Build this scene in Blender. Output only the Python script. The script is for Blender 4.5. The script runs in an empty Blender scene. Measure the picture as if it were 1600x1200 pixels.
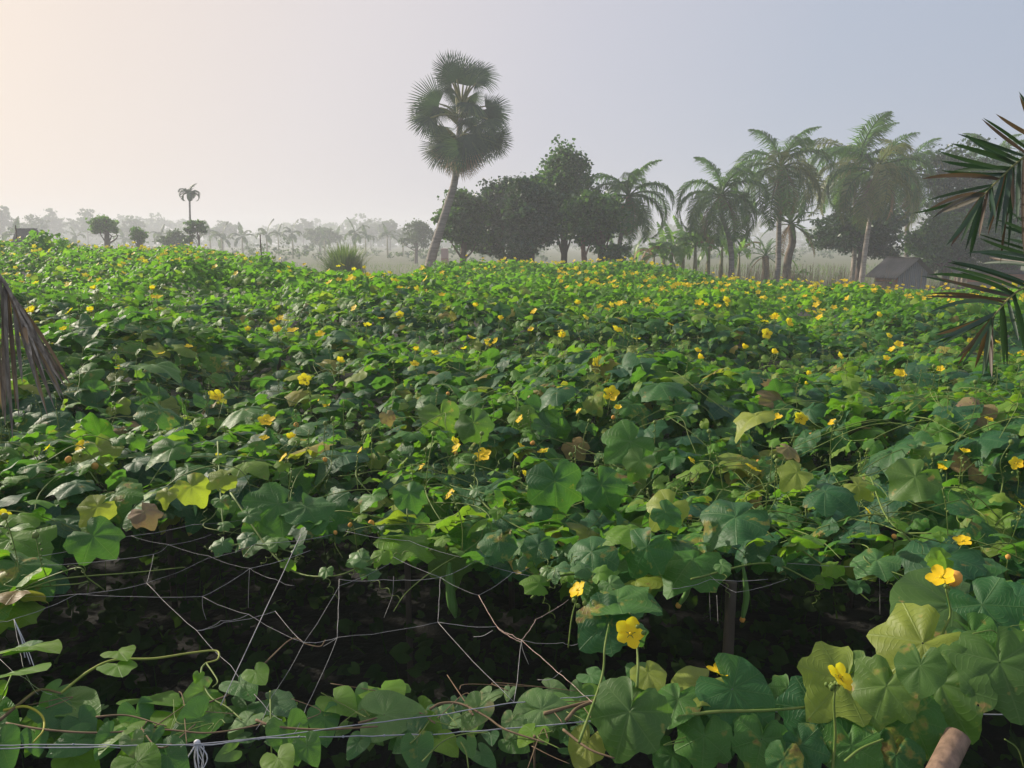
import bpy, math, random
import numpy as np

# ------------------------------------------------------------------ camera, world, sun, exposure
S = bpy.context.scene
COL = S.collection
F = 1164.0; CAMZ = 2.4; PITCH = math.radians(10.9)
cam_data = bpy.data.cameras.new("camera"); cam = bpy.data.objects.new("camera", cam_data); COL.objects.link(cam)
cam.location = (0, 0, CAMZ); cam.rotation_euler = (math.radians(90) - PITCH, 0, 0)
cam_data.sensor_width = 36; cam_data.lens = F / 1600 * 36; cam_data.clip_start = 0.05; cam_data.clip_end = 2000
S.camera = cam

SUN_AZ = math.radians(-58); SUN_EL = math.radians(25)
SUN = np.array([math.sin(SUN_AZ) * math.cos(SUN_EL), math.cos(SUN_AZ) * math.cos(SUN_EL), math.sin(SUN_EL)])

W = bpy.data.worlds.new("World"); S.world = W; W.use_nodes = True
nt = W.node_tree; nt.nodes.clear()
wo = nt.nodes.new('ShaderNodeOutputWorld'); bg = nt.nodes.new('ShaderNodeBackground'); bg.inputs[1].default_value = 0.1
sky = nt.nodes.new('ShaderNodeTexSky'); sky.sky_type = 'NISHITA'; sky.sun_disc = False
sky.sun_elevation = SUN_EL; sky.sun_rotation = SUN_AZ; sky.dust_density = 3; sky.air_density = 1.3
# morning haze high above the ground: a pale veil, warmer and brighter towards the sun, bluer away from it
tc = nt.nodes.new('ShaderNodeTexCoord')
dp = nt.nodes.new('ShaderNodeVectorMath'); dp.operation = 'DOT_PRODUCT'; nt.links.new(tc.outputs['Generated'], dp.inputs[0])
dp.inputs[1].default_value = tuple(SUN)
rp = nt.nodes.new('ShaderNodeValToRGB'); nt.links.new(dp.outputs['Value'], rp.inputs[0])
SKYCOL = [(0.0, (3.3, 3.85, 4.95)), (0.25, (3.8, 4.25, 5.25)), (0.5, (4.95, 4.95, 5.65)), (0.72, (6.3, 5.8, 5.9)), (0.86, (7.1, 6.15, 5.6)), (1.0, (8.3, 6.8, 5.4))]
el = rp.color_ramp.elements
while len(el) < len(SKYCOL): el.new(0.5)
for e, (p, c) in zip(el, SKYCOL): e.position = p; e.color = (*c, 1)
mx = nt.nodes.new('ShaderNodeMixRGB'); mx.inputs[0].default_value = 0.93
nt.links.new(sky.outputs[0], mx.inputs[1]); nt.links.new(rp.outputs[0], mx.inputs[2])
nt.links.new(mx.outputs[0], bg.inputs[0]); nt.links.new(bg.outputs[0], wo.inputs[0])

sl = bpy.data.lights.new("sun", 'SUN'); sl.energy = 5.0; sl.angle = math.radians(1.5); sl.color = (1.0, 0.90, 0.74)
so = bpy.data.objects.new("sun", sl); COL.objects.link(so)
import mathutils
so.rotation_euler = mathutils.Vector(tuple(SUN)).to_track_quat('Z', 'Y').to_euler(); so.location = (-20, 10, 30)
S.view_settings.view_transform = 'Standard'; S.view_settings.look = 'None'; S.view_settings.exposure = 0.28; S.view_settings.gamma = 1
S.view_settings.use_curve_mapping = False
S.cycles.use_denoising = True
S.cycles.max_bounces = 8; S.cycles.transmission_bounces = 4; S.cycles.transparent_max_bounces = 6
S.cycles.volume_bounces = 1; S.cycles.diffuse_bounces = 3; S.cycles.glossy_bounces = 2
S.cycles.use_adaptive_sampling = False
HAZE = 0.0034

# ------------------------------------------------------------------ helpers
rng = np.random.default_rng(7); random.seed(7)
sp_, cp_ = math.sin(PITCH), math.cos(PITCH)
def ray(px, py):
    x = (px - 800) / F; y = -(py - 600) / F
    return np.array([x, cp_ + y * sp_, -sp_ + y * cp_])
def on_z(px, py, z):
    r = ray(px, py); return np.array([0, 0, CAMZ]) + r * ((z - CAMZ) / r[2])
def at_y(px, py, Y):
    r = ray(px, py); return np.array([0, 0, CAMZ]) + r * (Y / r[1])
def project(P):
    P = np.atleast_2d(P); d = P - np.array([0, 0, CAMZ])
    f = d[:, 1] * cp_ - d[:, 2] * sp_; u = d[:, 1] * sp_ + d[:, 2] * cp_
    f = np.maximum(f, 1e-3)
    return 800 + F * d[:, 0] / f, 600 - F * u / f, f
def nrm(v):
    v = np.asarray(v, float); return v / (np.linalg.norm(v, axis=-1, keepdims=True) + 1e-12)

def mesh(name, V, Fs, mats, uv=None, rnd=None, midx=None, smooth=True):
    """V (n,3); Fs an (m,k) array or a list of such arrays."""
    if not isinstance(Fs, list): Fs = [Fs]
    Fs = [np.asarray(f, np.int32) for f in Fs if len(f)]
    me = bpy.data.meshes.new(name)
    V = np.asarray(V, np.float32)
    me.vertices.add(len(V)); me.vertices.foreach_set('co', V.ravel())
    loops = np.concatenate([f.ravel() for f in Fs]); tot = np.concatenate([np.full(len(f), f.shape[1], np.int32) for f in Fs])
    start = np.concatenate([[0], np.cumsum(tot)[:-1]]).astype(np.int32)
    me.loops.add(len(loops)); me.loops.foreach_set('vertex_index', loops)
    me.polygons.add(len(tot)); me.polygons.foreach_set('loop_start', start); me.polygons.foreach_set('loop_total', tot)
    if midx is not None: me.polygons.foreach_set('material_index', np.asarray(midx, np.int32))
    me.polygons.foreach_set('use_smooth', np.full(len(tot), smooth))
    if uv is not None:
        l = me.uv_layers.new(name='uv'); l.data.foreach_set('uv', np.asarray(uv, np.float32)[loops].ravel())
    if rnd is not None:
        a = me.attributes.new('rnd', 'FLOAT', 'POINT'); a.data.foreach_set('value', np.asarray(rnd, np.float32))
    me.update(calc_edges=True)
    for m in (mats if isinstance(mats, (list, tuple)) else [mats]): me.materials.append(m)
    return me

class MB:
    """collects pieces, then links them as one mesh object"""
    def __init__(s): s.V = []; s.F = {}; s.n = 0; s.uv = []; s.r = []; s.M = {}
    def add(s, V, Fc, rnd=0.0, uv=None, mi=0):
        V = np.asarray(V, float); Fc = Fc if isinstance(Fc, list) else [Fc]
        s.V.append(V)
        for f in Fc:
            f = np.asarray(f, np.int64)
            if not len(f): continue
            s.F.setdefault(f.shape[1], []).append(f + s.n); s.M.setdefault(f.shape[1], []).append(np.full(len(f), mi))
        s.uv.append(np.zeros((len(V), 2)) if uv is None else uv)
        s.r.append(np.full(len(V), rnd, float) if np.isscalar(rnd) else rnd); s.n += len(V)
        return s
    def me(s, name, mats, smooth=True):
        ks = sorted(s.F); return mesh(name, np.vstack(s.V), [np.vstack(s.F[k]) for k in ks], mats, np.vstack(s.uv), np.concatenate(s.r),
                                      np.concatenate([np.concatenate(s.M[k]) for k in ks]), smooth)

def link(name, me, parent=None, M=None):
    o = bpy.data.objects.new(name, me); COL.objects.link(o)
    if parent is not None: o.parent = parent
    if M is not None: o.matrix_basis = M
    return o
def tag(o, label=None, cat=None, group=None, kind=None):
    if label: o['label'] = label
    if cat: o['category'] = cat
    if group: o['group'] = group
    if kind: o['kind'] = kind
    return o
def thing(name, loc, label, cat, group=None, rz=0.0):
    o = bpy.data.objects.new(name, None); o.empty_display_size = 0.2; COL.objects.link(o)
    o.location = tuple(loc); o.rotation_euler = (0, 0, rz); return tag(o, label, cat, group)
def M4(R, t):
    m = mathutils.Matrix.Identity(4)
    for i in range(3):
        for j in range(3): m[i][j] = float(R[i][j])
        m[i][3] = float(t[i])
    return m

def tube(P, R, n=5, cap=True):
    P = np.asarray(P, float); k = len(P); R = np.broadcast_to(np.asarray(R, float), (k,))
    T = np.gradient(P, axis=0); T = nrm(T)
    up = np.array([0.13, 0.21, 0.97]) if abs(T[0, 2]) < .85 else np.array([1.0, .12, 0.05])
    A = nrm(np.cross(T, up)); B = np.cross(T, A)
    a = np.arange(n) / n * 2 * np.pi
    V = P[:, None, :] + R[:, None, None] * (np.cos(a)[None, :, None] * A[:, None, :] + np.sin(a)[None, :, None] * B[:, None, :])
    V = V.reshape(-1, 3); i = np.arange(k - 1)[:, None] * n; j = np.arange(n)[None, :]; j2 = (j + 1) % n
    Q = np.stack([i + j, i + j2, i + n + j2, i + n + j], -1).reshape(-1, 4)
    if cap:
        V = np.vstack([V, P[0], P[-1]]); c0 = k * n
        jj = np.arange(n); t = np.vstack([np.stack([np.full(n, c0), (jj + 1) % n, jj], 1), np.stack([np.full(n, c0 + 1), (k - 1) * n + jj, (k - 1) * n + (jj + 1) % n], 1)])
        return V, [Q, t]
    return V, [Q]
def spline(pts, n=8):
    pts = np.asarray(pts, float)
    if len(pts) < 3: return np.array([pts[0] + (pts[-1] - pts[0]) * t for t in np.linspace(0, 1, n)])
    out = []; P = np.vstack([2 * pts[0] - pts[1], pts, 2 * pts[-1] - pts[-2]])
    for i in range(1, len(P) - 2):
        for t in np.linspace(0, 1, n, endpoint=False):
            a, b, c, d = P[i - 1:i + 3]
            out.append(.5 * ((2 * b) + (-a + c) * t + (2 * a - 5 * b + 4 * c - d) * t * t + (-a + 3 * b - 3 * c + d) * t ** 3))
    out.append(pts[-1]); return np.array(out)
def box(cx, cy, cz, sx, sy, sz):
    V = np.array([[x, y, z] for x in (-1, 1) for y in (-1, 1) for z in (-1, 1)], float) * np.array([sx, sy, sz]) / 2 + np.array([cx, cy, cz])
    return V, np.array([[0, 1, 3, 2], [4, 6, 7, 5], [0, 4, 5, 1], [2, 3, 7, 6], [0, 2, 6, 4], [1, 5, 7, 3]])
def ball(c, r, nu=8, nv=5, sq=(1, 1, 1)):
    V = []; 
    for i in range(nv + 1):
        t = math.pi * i / nv
        for j in range(nu):
            p = 2 * math.pi * j / nu; V.append([math.sin(t) * math.cos(p), math.sin(t) * math.sin(p), math.cos(t)])
    V = np.array(V) * r * np.array(sq) + np.array(c)
    Fc = [[i * nu + j, i * nu + (j + 1) % nu, (i + 1) * nu + (j + 1) % nu, (i + 1) * nu + j] for i in range(nv) for j in range(nu)]
    return V, np.array(Fc)
def vnoise(x, y, s=0):
    """smooth value noise, numpy"""
    xi = np.floor(x).astype(int); yi = np.floor(y).astype(int); fx = x - xi; fy = y - yi
    def h(a, b):
        v = np.sin(a * 127.1 + b * 311.7 + s * 74.7) * 43758.5453; return v - np.floor(v)
    fx = fx * fx * (3 - 2 * fx); fy = fy * fy * (3 - 2 * fy)
    return (h(xi, yi) * (1 - fx) + h(xi + 1, yi) * fx) * (1 - fy) + (h(xi, yi + 1) * (1 - fx) + h(xi + 1, yi + 1) * fx) * fy

# ------------------------------------------------------------------ materials
def newmat(name):
    m = bpy.data.materials.new(name); m.use_nodes = True; t = m.node_tree; t.nodes.clear()
    return m, t, t.nodes.new('ShaderNodeOutputMaterial')
def N(t, typ, **kw):
    n = t.nodes.new(typ)
    for k, v in kw.items(): setattr(n, k, v)
    return n
def ma(t, op, a, b=None, c=None, clamp=False):
    n = t.nodes.new('ShaderNodeMath'); n.operation = op; n.use_clamp = clamp
    for i, v in enumerate((a, b, c)):
        if v is None: continue
        if isinstance(v, (int, float)): n.inputs[i].default_value = v
        else: t.links.new(v, n.inputs[i])
    return n.outputs[0]
def mixc(t, f, a, b, mode='MIX'):
    n = t.nodes.new('ShaderNodeMixRGB'); n.blend_type = mode
    for i, v in enumerate((f, a, b)):
        if isinstance(v, (int, float)): n.inputs[i].default_value = v
        elif isinstance(v, tuple): n.inputs[i].default_value = (*v, 1)
        else: t.links.new(v, n.inputs[i])
    return n.outputs[0]
def ramp(t, f, stops, const=False):
    n = t.nodes.new('ShaderNodeValToRGB'); e = n.color_ramp.elements
    if const: n.color_ramp.interpolation = 'CONSTANT'
    while len(e) < len(stops): e.new(.5)
    for q, (p, c) in zip(e, stops): q.position = p; q.color = (*c, 1)
    t.links.new(f, n.inputs[0]); return n.outputs[0]
def rndval(t):
    a = N(t, 'ShaderNodeAttribute', attribute_name='rnd'); oi = N(t, 'ShaderNodeObjectInfo')
    return ma(t, 'FRACT', ma(t, 'ADD', a.outputs['Fac'], oi.outputs['Random']))
def noise(t, scale, detail=3, vec=None, rough=.55):
    n = N(t, 'ShaderNodeTexNoise'); n.inputs['Scale'].default_value = scale; n.inputs['Detail'].default_value = detail; n.inputs['Roughness'].default_value = rough
    if vec is not None: t.links.new(vec, n.inputs['Vector'])
    return n.outputs['Fac']

def leafmat(name, stops, trans=(0.20, 0.42, 0.03), tf=.32, veins=True, rough=.5, patch=0.0, patchcol=((.34, .30, .05), (.16, .09, .04)), spec=.4, holes=0.0, veinspace=1.0, pale=.4):
    m, t, out = newmat(name)
    r = rndval(t)
    c = ramp(t, r, stops)
    ge = N(t, 'ShaderNodeNewGeometry')
    c = mixc(t, .55, c, ramp(t, noise(t, 14, 2, ge.outputs['Position']), [(.3, (.62, .66, .62)), (.7, (1.3, 1.25, 1.2))]), 'MULTIPLY')
    bump = None
    if veins:
        uv = N(t, 'ShaderNodeUVMap', uv_map='uv'); sx = N(t, 'ShaderNodeSeparateXYZ'); t.links.new(uv.outputs[0], sx.inputs[0])
        u, v = sx.outputs[0], sx.outputs[1]
        fu = ma(t, 'ABSOLUTE', ma(t, 'SUBTRACT', u, ma(t, 'ROUND', u)))
        w = ma(t, 'MULTIPLY', fu, v)
        mr = N(t, 'ShaderNodeMapRange', interpolation_type='SMOOTHSTEP'); t.links.new(w, mr.inputs[0]); mr.inputs[1].default_value = .004; mr.inputs[2].default_value = .024; mr.inputs[3].default_value = 1; mr.inputs[4].default_value = 0
        s = ma(t, 'ABSOLUTE', ma(t, 'SUBTRACT', ma(t, 'FRACT', ma(t, 'SUBTRACT', ma(t, 'MULTIPLY', v, 7.5), ma(t, 'MULTIPLY', fu, 4.5))), .5))
        mr2 = N(t, 'ShaderNodeMapRange', interpolation_type='SMOOTHSTEP'); t.links.new(s, mr2.inputs[0]); mr2.inputs[1].default_value = .02; mr2.inputs[2].default_value = .16; mr2.inputs[3].default_value = .55; mr2.inputs[4].default_value = 0
        vm = ma(t, 'MAXIMUM', mr.outputs[0], ma(t, 'MULTIPLY', mr2.outputs[0], ma(t, 'MINIMUM', ma(t, 'MULTIPLY', v, 2.5), 1.0)))
        c = mixc(t, ma(t, 'MULTIPLY', vm, pale), c, mixc(t, .5, c, (.20, .30, .11)))
        pk = noise(t, 60, 2, ge.outputs['Position'])
        hgt = ma(t, 'ADD', ma(t, 'MULTIPLY', vm, -0.7), ma(t, 'MULTIPLY', pk, .8))
        bp = N(t, 'ShaderNodeBump'); bp.inputs['Strength'].default_value = .45 if holes == 0 else .22; bp.inputs['Distance'].default_value = .0035; t.links.new(hgt, bp.inputs['Height']); bump = bp.outputs[0]
    if patch > 0:
        pn = noise(t, 22, 3, ge.outputs['Position'], .6); lo = noise(t, 3.1, 1, ge.outputs['Position'])
        f = ma(t, 'MULTIPLY', ma(t, 'SUBTRACT', ma(t, 'ADD', pn, ma(t, 'MULTIPLY', lo, .6)), 1.02 - patch), 9, clamp=True)
        f2 = ma(t, 'MULTIPLY', ma(t, 'SUBTRACT', pn, .66 - patch * .3), 14, clamp=True)
        c = mixc(t, ma(t, 'MULTIPLY', f, .75), c, patchcol[0]); c = mixc(t, ma(t, 'MULTIPLY', f2, ma(t, 'MULTIPLY', f, .8)), c, patchcol[1])
    p = N(t, 'ShaderNodeBsdfPrincipled'); t.links.new(c, p.inputs['Base Color']); p.inputs['Roughness'].default_value = rough; p.inputs['Specular IOR Level'].default_value = spec
    tr = N(t, 'ShaderNodeBsdfTranslucent')
    tcx = mixc(t, .55, mixc(t, 1.0, c, (3.2, 3.4, 1.4), 'MULTIPLY'), trans); t.links.new(tcx, tr.inputs['Color'])
    if bump is not None: t.links.new(bump, p.inputs['Normal']); t.links.new(bump, tr.inputs['Normal'])
    mxs = N(t, 'ShaderNodeMixShader'); mxs.inputs[0].default_value = tf; t.links.new(p.outputs[0], mxs.inputs[1]); t.links.new(tr.outputs[0], mxs.inputs[2])
    if holes > 0:
        hn = noise(t, 48, 1, ge.outputs['Position'], .4); f = ma(t, 'GREATER_THAN', hn, holes); tp = N(t, 'ShaderNodeBsdfTransparent'); mh = N(t, 'ShaderNodeMixShader'); t.links.new(f, mh.inputs[0]); t.links.new(mxs.outputs[0], mh.inputs[1]); t.links.new(tp.outputs[0], mh.inputs[2]); t.links.new(mh.outputs[0], out.inputs[0]); return m
    t.links.new(mxs.outputs[0], out.inputs[0]); return m
def plain(name, col, rough=.8, col2=None, sc=8, bumpd=0.0, detail=4, spec=.3, stretch=None, trans=0.0):
    m, t, out = newmat(name); p = N(t, 'ShaderNodeBsdfPrincipled'); p.inputs['Roughness'].default_value = rough; p.inputs['Specular IOR Level'].default_value = spec
    tcn = N(t, 'ShaderNodeTexCoord'); vec = tcn.outputs['Object']
    if stretch:
        mp = N(t, 'ShaderNodeMapping'); mp.inputs['Scale'].default_value = stretch; t.links.new(vec, mp.inputs[0]); vec = mp.outputs[0]
    if col2 is not None:
        nf = noise(t, sc, detail, vec); c = ramp(t, nf, [(.35, col), (.68, col2)]); t.links.new(c, p.inputs['Base Color'])
        if bumpd > 0:
            b = N(t, 'ShaderNodeBump'); b.inputs['Distance'].default_value = bumpd; b.inputs['Strength'].default_value = .7; t.links.new(nf, b.inputs['Height']); t.links.new(b.outputs[0], p.inputs['Normal'])
    else: p.inputs['Base Color'].default_value = (*col, 1)
    if trans > 0:
        tr = N(t, 'ShaderNodeBsdfTranslucent'); tr.inputs[0].default_value = tuple(min(1, q * 1.6) for q in (col2 or col)) + (1,)
        mxs = N(t, 'ShaderNodeMixShader'); mxs.inputs[0].default_value = trans; t.links.new(p.outputs[0], mxs.inputs[1]); t.links.new(tr.outputs[0], mxs.inputs[2]); t.links.new(mxs.outputs[0], out.inputs[0])
    else: t.links.new(p.outputs[0], out.inputs[0])
    return m

GREENS = [(0, (.015, .080, .042)), (.30, (.021, .104, .038)), (.50, (.036, .132, .028)), (.68, (.052, .170, .022)), (.82, (.092, .225, .018)), (.90, (.15, .25, .03)), (.955, (.20, .25, .035)), (.975, (.32, .26, .05)), (1.0, (.20, .13, .06))]
GREENS_FAR = [(0, (.032, .115, .026)), (.3, (.048, .15, .022)), (.55, (.075, .20, .019)), (.78, (.105, .24, .018)), (.93, (.17, .29, .02)), (1, (.22, .25, .05))]
M_leaf = leafmat('gourd_leaf', GREENS, patch=.07, spec=.30, rough=.52, tf=.36)
M_leaf_far = leafmat('gourd_leaf_far', GREENS_FAR, veins=False, tf=.46, spec=.22, rough=.55)
M_big = leafmat('aged_gourd_leaf', [(0, (.055, .125, .03)), (.6, (.07, .15, .03)), (1, (.10, .18, .03))], tf=.34, holes=.765, patch=.09, patchcol=((.36, .34, .06), (.30, .16, .08)), rough=.5)
M_yel = leafmat('yellowing_leaf', [(0, (.20, .27, .04)), (1, (.27, .31, .05))], trans=(.45, .55, .04), tf=.4, patch=.02, patchcol=((.45, .38, .06), (.22, .12, .06)))
M_leafg = leafmat('green_gourd_leaf', [(0, (.020, .092, .036)), (.5, (.034, .125, .034)), (1, (.060, .165, .028))], patch=.09, spec=.3, rough=.5, tf=.32)
M_fresh = leafmat('fresh_tree_leaf', [(0, (.035, .10, .03)), (.5, (.06, .15, .03)), (1, (.10, .20, .03))], trans=(.2, .4, .04), veins=False, tf=.35)
M_bright = leafmat('young_leaf', [(0, (.09, .21, .022)), (1, (.15, .28, .025))], trans=(.32, .62, .03), tf=.5)
M_dry = leafmat('dry_leaf', [(0, (.26, .19, .11)), (.6, (.20, .16, .07)), (1, (.30, .26, .10))], trans=(.35, .25, .1), tf=.2, patch=.2, patchcol=((.22, .14, .09), (.10, .06, .05)), rough=.8)
M_heart = leafmat('heart_leaf', [(0, (.040, .125, .040)), (.6, (.055, .155, .038)), (1, (.085, .195, .032))], tf=.3, patch=.02, rough=.45, pale=.55)
M_heart_pale = leafmat('pale_heart_leaf', [(0, (.10, .20, .07)), (1, (.14, .24, .07))], tf=.32, patch=.04, patchcol=((.35, .28, .14), (.3, .22, .12)), pale=.8)
M_stem = plain('vine_stem', (.10, .17, .03), .6, (.17, .22, .05), 30)
M_woody = plain('woody_stem', (.13, .09, .05), .8, (.22, .15, .09), 30)
M_petal = plain('petal', (.90, .54, .012), .55, (.95, .68, .02), 40, trans=.4)
M_petal_old = plain('wilted_petal', (.70, .33, .05), .7, (.75, .45, .14), 40, trans=.2)
M_string = plain('nylon_string', (.26, .26, .27), .6, (.42, .41, .41), 60)
M_brownstring = plain('jute_string', (.38, .27, .22), .8, (.5, .4, .34), 60)
M_wire = plain('steel_wire', (.26, .27, .30), .4, (.36, .37, .40), 60, spec=.5)
M_bamboo = plain('bamboo', (.045, .036, .028), .7, (.085, .068, .05), 3, .002, stretch=(9, 9, 1))
M_bamboo_r = plain('reddish_bamboo', (.17, .115, .08), .55, (.30, .20, .14), 7, .002, stretch=(9, 9, 1))
M_rag = plain('plastic_rag', (.6, .6, .62), .5, (.75, .74, .76), 30, .003)
M_gourd = plain('gourd_skin', (.08, .19, .04), .5, (.14, .26, .07), 10, .003, stretch=(6, 6, .6))
M_soil = plain('soil', (.045, .036, .028), .95, (.085, .065, .045), 4, .03)
M_bark = plain('bark', (.12, .09, .07), .9, (.22, .17, .13), 4, .02, stretch=(3, 3, 1))
M_barkd = plain('dark_bark', (.07, .05, .04), .9, (.14, .10, .08), 4, .02, stretch=(3, 3, 1))
M_palmbark = plain('palm_bark', (.15, .135, .12), .85, (.30, .27, .24), 1.6, .02, stretch=(1, 1, 7))
M_palmbark_w = plain('pale_palm_bark', (.30, .24, .20), .85, (.48, .42, .37), 1.5, .02, stretch=(1, 1, 7))
M_petiole = plain('petiole', (.16, .18, .06), .6, (.26, .24, .09), 6)
M_coconut = plain('coconut_husk', (.20, .13, .05), .6, (.30, .20, .07), 5)
def simpleleaf(name, a, b, c, trans, tf=.3, rough=.5):
    return leafmat(name, [(0, a), (.5, b), (1, c)], trans=trans, tf=tf, veins=False, rough=rough)
M_tree = simpleleaf('tree_leaf', (.016, .054, .026), (.034, .095, .030), (.085, .165, .034), (.14, .30, .03), .28, .38)
M_tree_dark = simpleleaf('dark_tree_leaf', (.014, .042, .032), (.026, .068, .038), (.055, .105, .040), (.07, .16, .03), .22, .36)
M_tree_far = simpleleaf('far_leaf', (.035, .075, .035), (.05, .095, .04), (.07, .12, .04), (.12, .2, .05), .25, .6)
M_coco = simpleleaf('coconut_leaflet', (.018, .064, .026), (.034, .10, .028), (.095, .17, .034), (.18, .37, .04), .40, .45)
M_coco_y = simpleleaf('yellowing_coconut_leaflet', (.07, .11, .03), (.12, .16, .04), (.22, .21, .06), (.32, .38, .07), .3, .45)
M_coco_dead = simpleleaf('dead_leaflet', (.20, .13, .08), (.26, .18, .11), (.30, .22, .14), (.3, .2, .1), .15, .8)
M_palmyra = simpleleaf('fan_leaf', (.016, .050, .028), (.026, .068, .032), (.055, .105, .036), (.10, .20, .05), .16, .6)
M_banana = simpleleaf('banana_leaf', (.055, .14, .03), (.08, .18, .035), (.12, .22, .04), (.28, .5, .05), .42, .4)
M_date = simpleleaf('date_leaflet', (.012, .036, .022), (.018, .050, .026), (.034, .070, .030), (.05, .12, .03), .15, .5)
M_date_brown = simpleleaf('browning_leaflet', (.05, .045, .03), (.08, .05, .035), (.13, .08, .05), (.15, .10, .04), .15, .5)
M_drygrey = plain('dry_grey_leaflet', (.15, .125, .10), .75, (.42, .36, .29), 8, .001, stretch=(8, 8, 1))
M_grass = simpleleaf('tall_grass', (.06, .12, .03), (.09, .16, .04), (.15, .19, .06), (.2, .32, .06), .3, .6)

# ------------------------------------------------------------------ ground
def groundz(x, y): return 0.10 * (vnoise(x * .35, y * .35, 3) - .5) * (y < 60)
gx = np.concatenate([np.linspace(-300, -30, 12), np.linspace(-28, 28, 57), np.linspace(30, 300, 12)])
gy = np.concatenate([np.linspace(-30, -2, 4), np.linspace(-1, 50, 52), np.linspace(55, 392, 16)])
X, Y = np.meshgrid(gx, gy); Z = groundz(X, Y)
nx = len(gx); i = (np.arange(len(gy) - 1)[:, None] * nx + np.arange(nx - 1)[None]).ravel()
m, t, out = newmat('field_ground'); ge = N(t, 'ShaderNodeNewGeometry'); sx = N(t, 'ShaderNodeSeparateXYZ'); t.links.new(ge.outputs['Position'], sx.inputs[0])
c = ramp(t, noise(t, .9, 6, ge.outputs['Position']), [(.3, (.007, .007, .006)), (.7, (.013, .012, .010))])  # soil below the canopy: its deep shade is put into this near-black colour
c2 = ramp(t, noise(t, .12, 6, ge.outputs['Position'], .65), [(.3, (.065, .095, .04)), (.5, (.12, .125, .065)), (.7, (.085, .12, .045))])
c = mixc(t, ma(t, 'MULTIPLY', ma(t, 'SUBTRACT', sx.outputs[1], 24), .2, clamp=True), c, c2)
p = N(t, 'ShaderNodeBsdfPrincipled'); p.inputs['Roughness'].default_value = .95; t.links.new(c, p.inputs['Base Color'])
b = N(t, 'ShaderNodeBump'); b.inputs['Distance'].default_value = .05; t.links.new(noise(t, 6, 5, ge.outputs['Position']), b.inputs['Height']); t.links.new(b.outputs[0], p.inputs['Normal']); t.links.new(p.outputs[0], out.inputs[0])
tag(link('field_ground', mesh('field_ground', np.stack([X.ravel(), Y.ravel(), Z.ravel()], 1), np.stack([i, i + 1, i + nx + 1, i + nx], 1), m)), kind='structure')

# haze: one closed box of even thin air round everything
V, Q = box(0, 180, 6.6, 620, 444, 15.4)
m, t, out = newmat('haze_air'); vp = N(t, 'ShaderNodeVolumePrincipled'); vp.inputs['Density'].default_value = HAZE; vp.inputs['Color'].default_value = (.90, .93, 1.0, 1); vp.inputs['Anisotropy'].default_value = .15
t.links.new(vp.outputs[0], out.inputs['Volume'])
tag(link('haze', mesh('haze', V, Q, m, smooth=False)), kind='stuff')

# ------------------------------------------------------------------ leaf shapes
def sst(a, b, x): q = np.clip((x - a) / (b - a), 0, 1); return q * q * (3 - 2 * q)
def outline(kind, th, r):
    a = np.abs(th)
    if kind == 'gourd':
        deep = r.uniform(.8, 1.15); R = .66 * np.ones_like(th)
        for c, l, w in ((0, 1.0, .42), (1.0, .86, .38), (1.95, .78, .38)):
            for s in ((1, -1) if c else (1,)):
                l2 = l * (1 + r.uniform(-.06, .06)); R = np.maximum(R, .66 + (l2 - .66) * np.exp(-np.abs((th - s * c) / (w * deep)) ** 1.7) * 1.0)
        R *= 1 - .72 * sst(2.72, 3.14, a); R += .022 * np.sin(19 * th + r.uniform(0, 6)) + .015 * np.sin(31 * th)
    elif kind == 'heart':
        R = .56 + .44 * np.exp(-(a / .42) ** 1.35) + .10 * np.exp(-((a - 2.25) / .55) ** 2); R *= 1 - .8 * sst(2.65, 3.14, a)
    elif kind == 'round':
        R = .72 + .28 * np.exp(-(a / .5) ** 1.3); R *= 1 - .75 * sst(2.7, 3.14, a); R += .02 * np.sin(9 * th)
    return R
def leaf_geo(kind, na, nr, seed, droop=None, curl=None, fold=None, wave=None):
    r = np.random.default_rng(seed)
    droop = r.uniform(.15, .65) if droop is None else droop; curl = r.uniform(.0, .55) if curl is None else curl
    fold = r.uniform(-.05, .3) if fold is None else fold; wave = r.uniform(.04, .12) if wave is None else wave
    th = np.linspace(-math.pi, math.pi, na + 1); R = outline(kind, th, r)
    rad = np.linspace(0, 1, nr + 1)[1:] if nr > 1 else np.array([1.0]); rad = np.concatenate([[.02], rad])
    rr, tt = np.meshgrid(rad, th, indexing='ij'); RR = rr * R[None]
    x = RR * np.sin(tt); y = RR * np.cos(tt)
    sp = 1.0 if kind == 'gourd' else .66
    u = tt / sp
    z = -droop * (y * np.abs(y)) * (y > 0) - droop * .5 * y * y * (y < 0) + fold * np.abs(x) - (curl + fold) * x * x
    z += wave * rr ** 2 * (np.sin(3 * tt + r.uniform(0, 6)) + .6 * np.sin(7 * tt + r.uniform(0, 6)))
    if nr > 1:
        z += .05 * np.sin(np.pi * np.clip(rr, 0, 1)) * (np.abs(np.sin(np.pi * u)) - .5) * (1.0 if kind == 'gourd' else .7)
        z += .018 * np.sin(13 * x + r.uniform(0, 6)) * np.sin(11 * y + r.uniform(0, 6)) * rr
    V = np.stack([x, y, z], -1).reshape(-1, 3); uv = np.stack([u, rr * np.ones_like(u)], -1).reshape(-1, 2)
    n1 = na + 1; i = (np.arange(nr)[:, None] * n1 + np.arange(na)[None]).ravel()
    return V, np.stack([i, i + n1, i + n1 + 1, i + 1], 1), uv
NV = 9
HI = [leaf_geo('gourd', 34, 5, 100 + k) for k in range(NV)]
MID = [leaf_geo('gourd', 20, 3, 100 + k) for k in range(NV)]
LO = [leaf_geo('gourd', 12, 2, 100 + k) for k in range(NV)]
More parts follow.
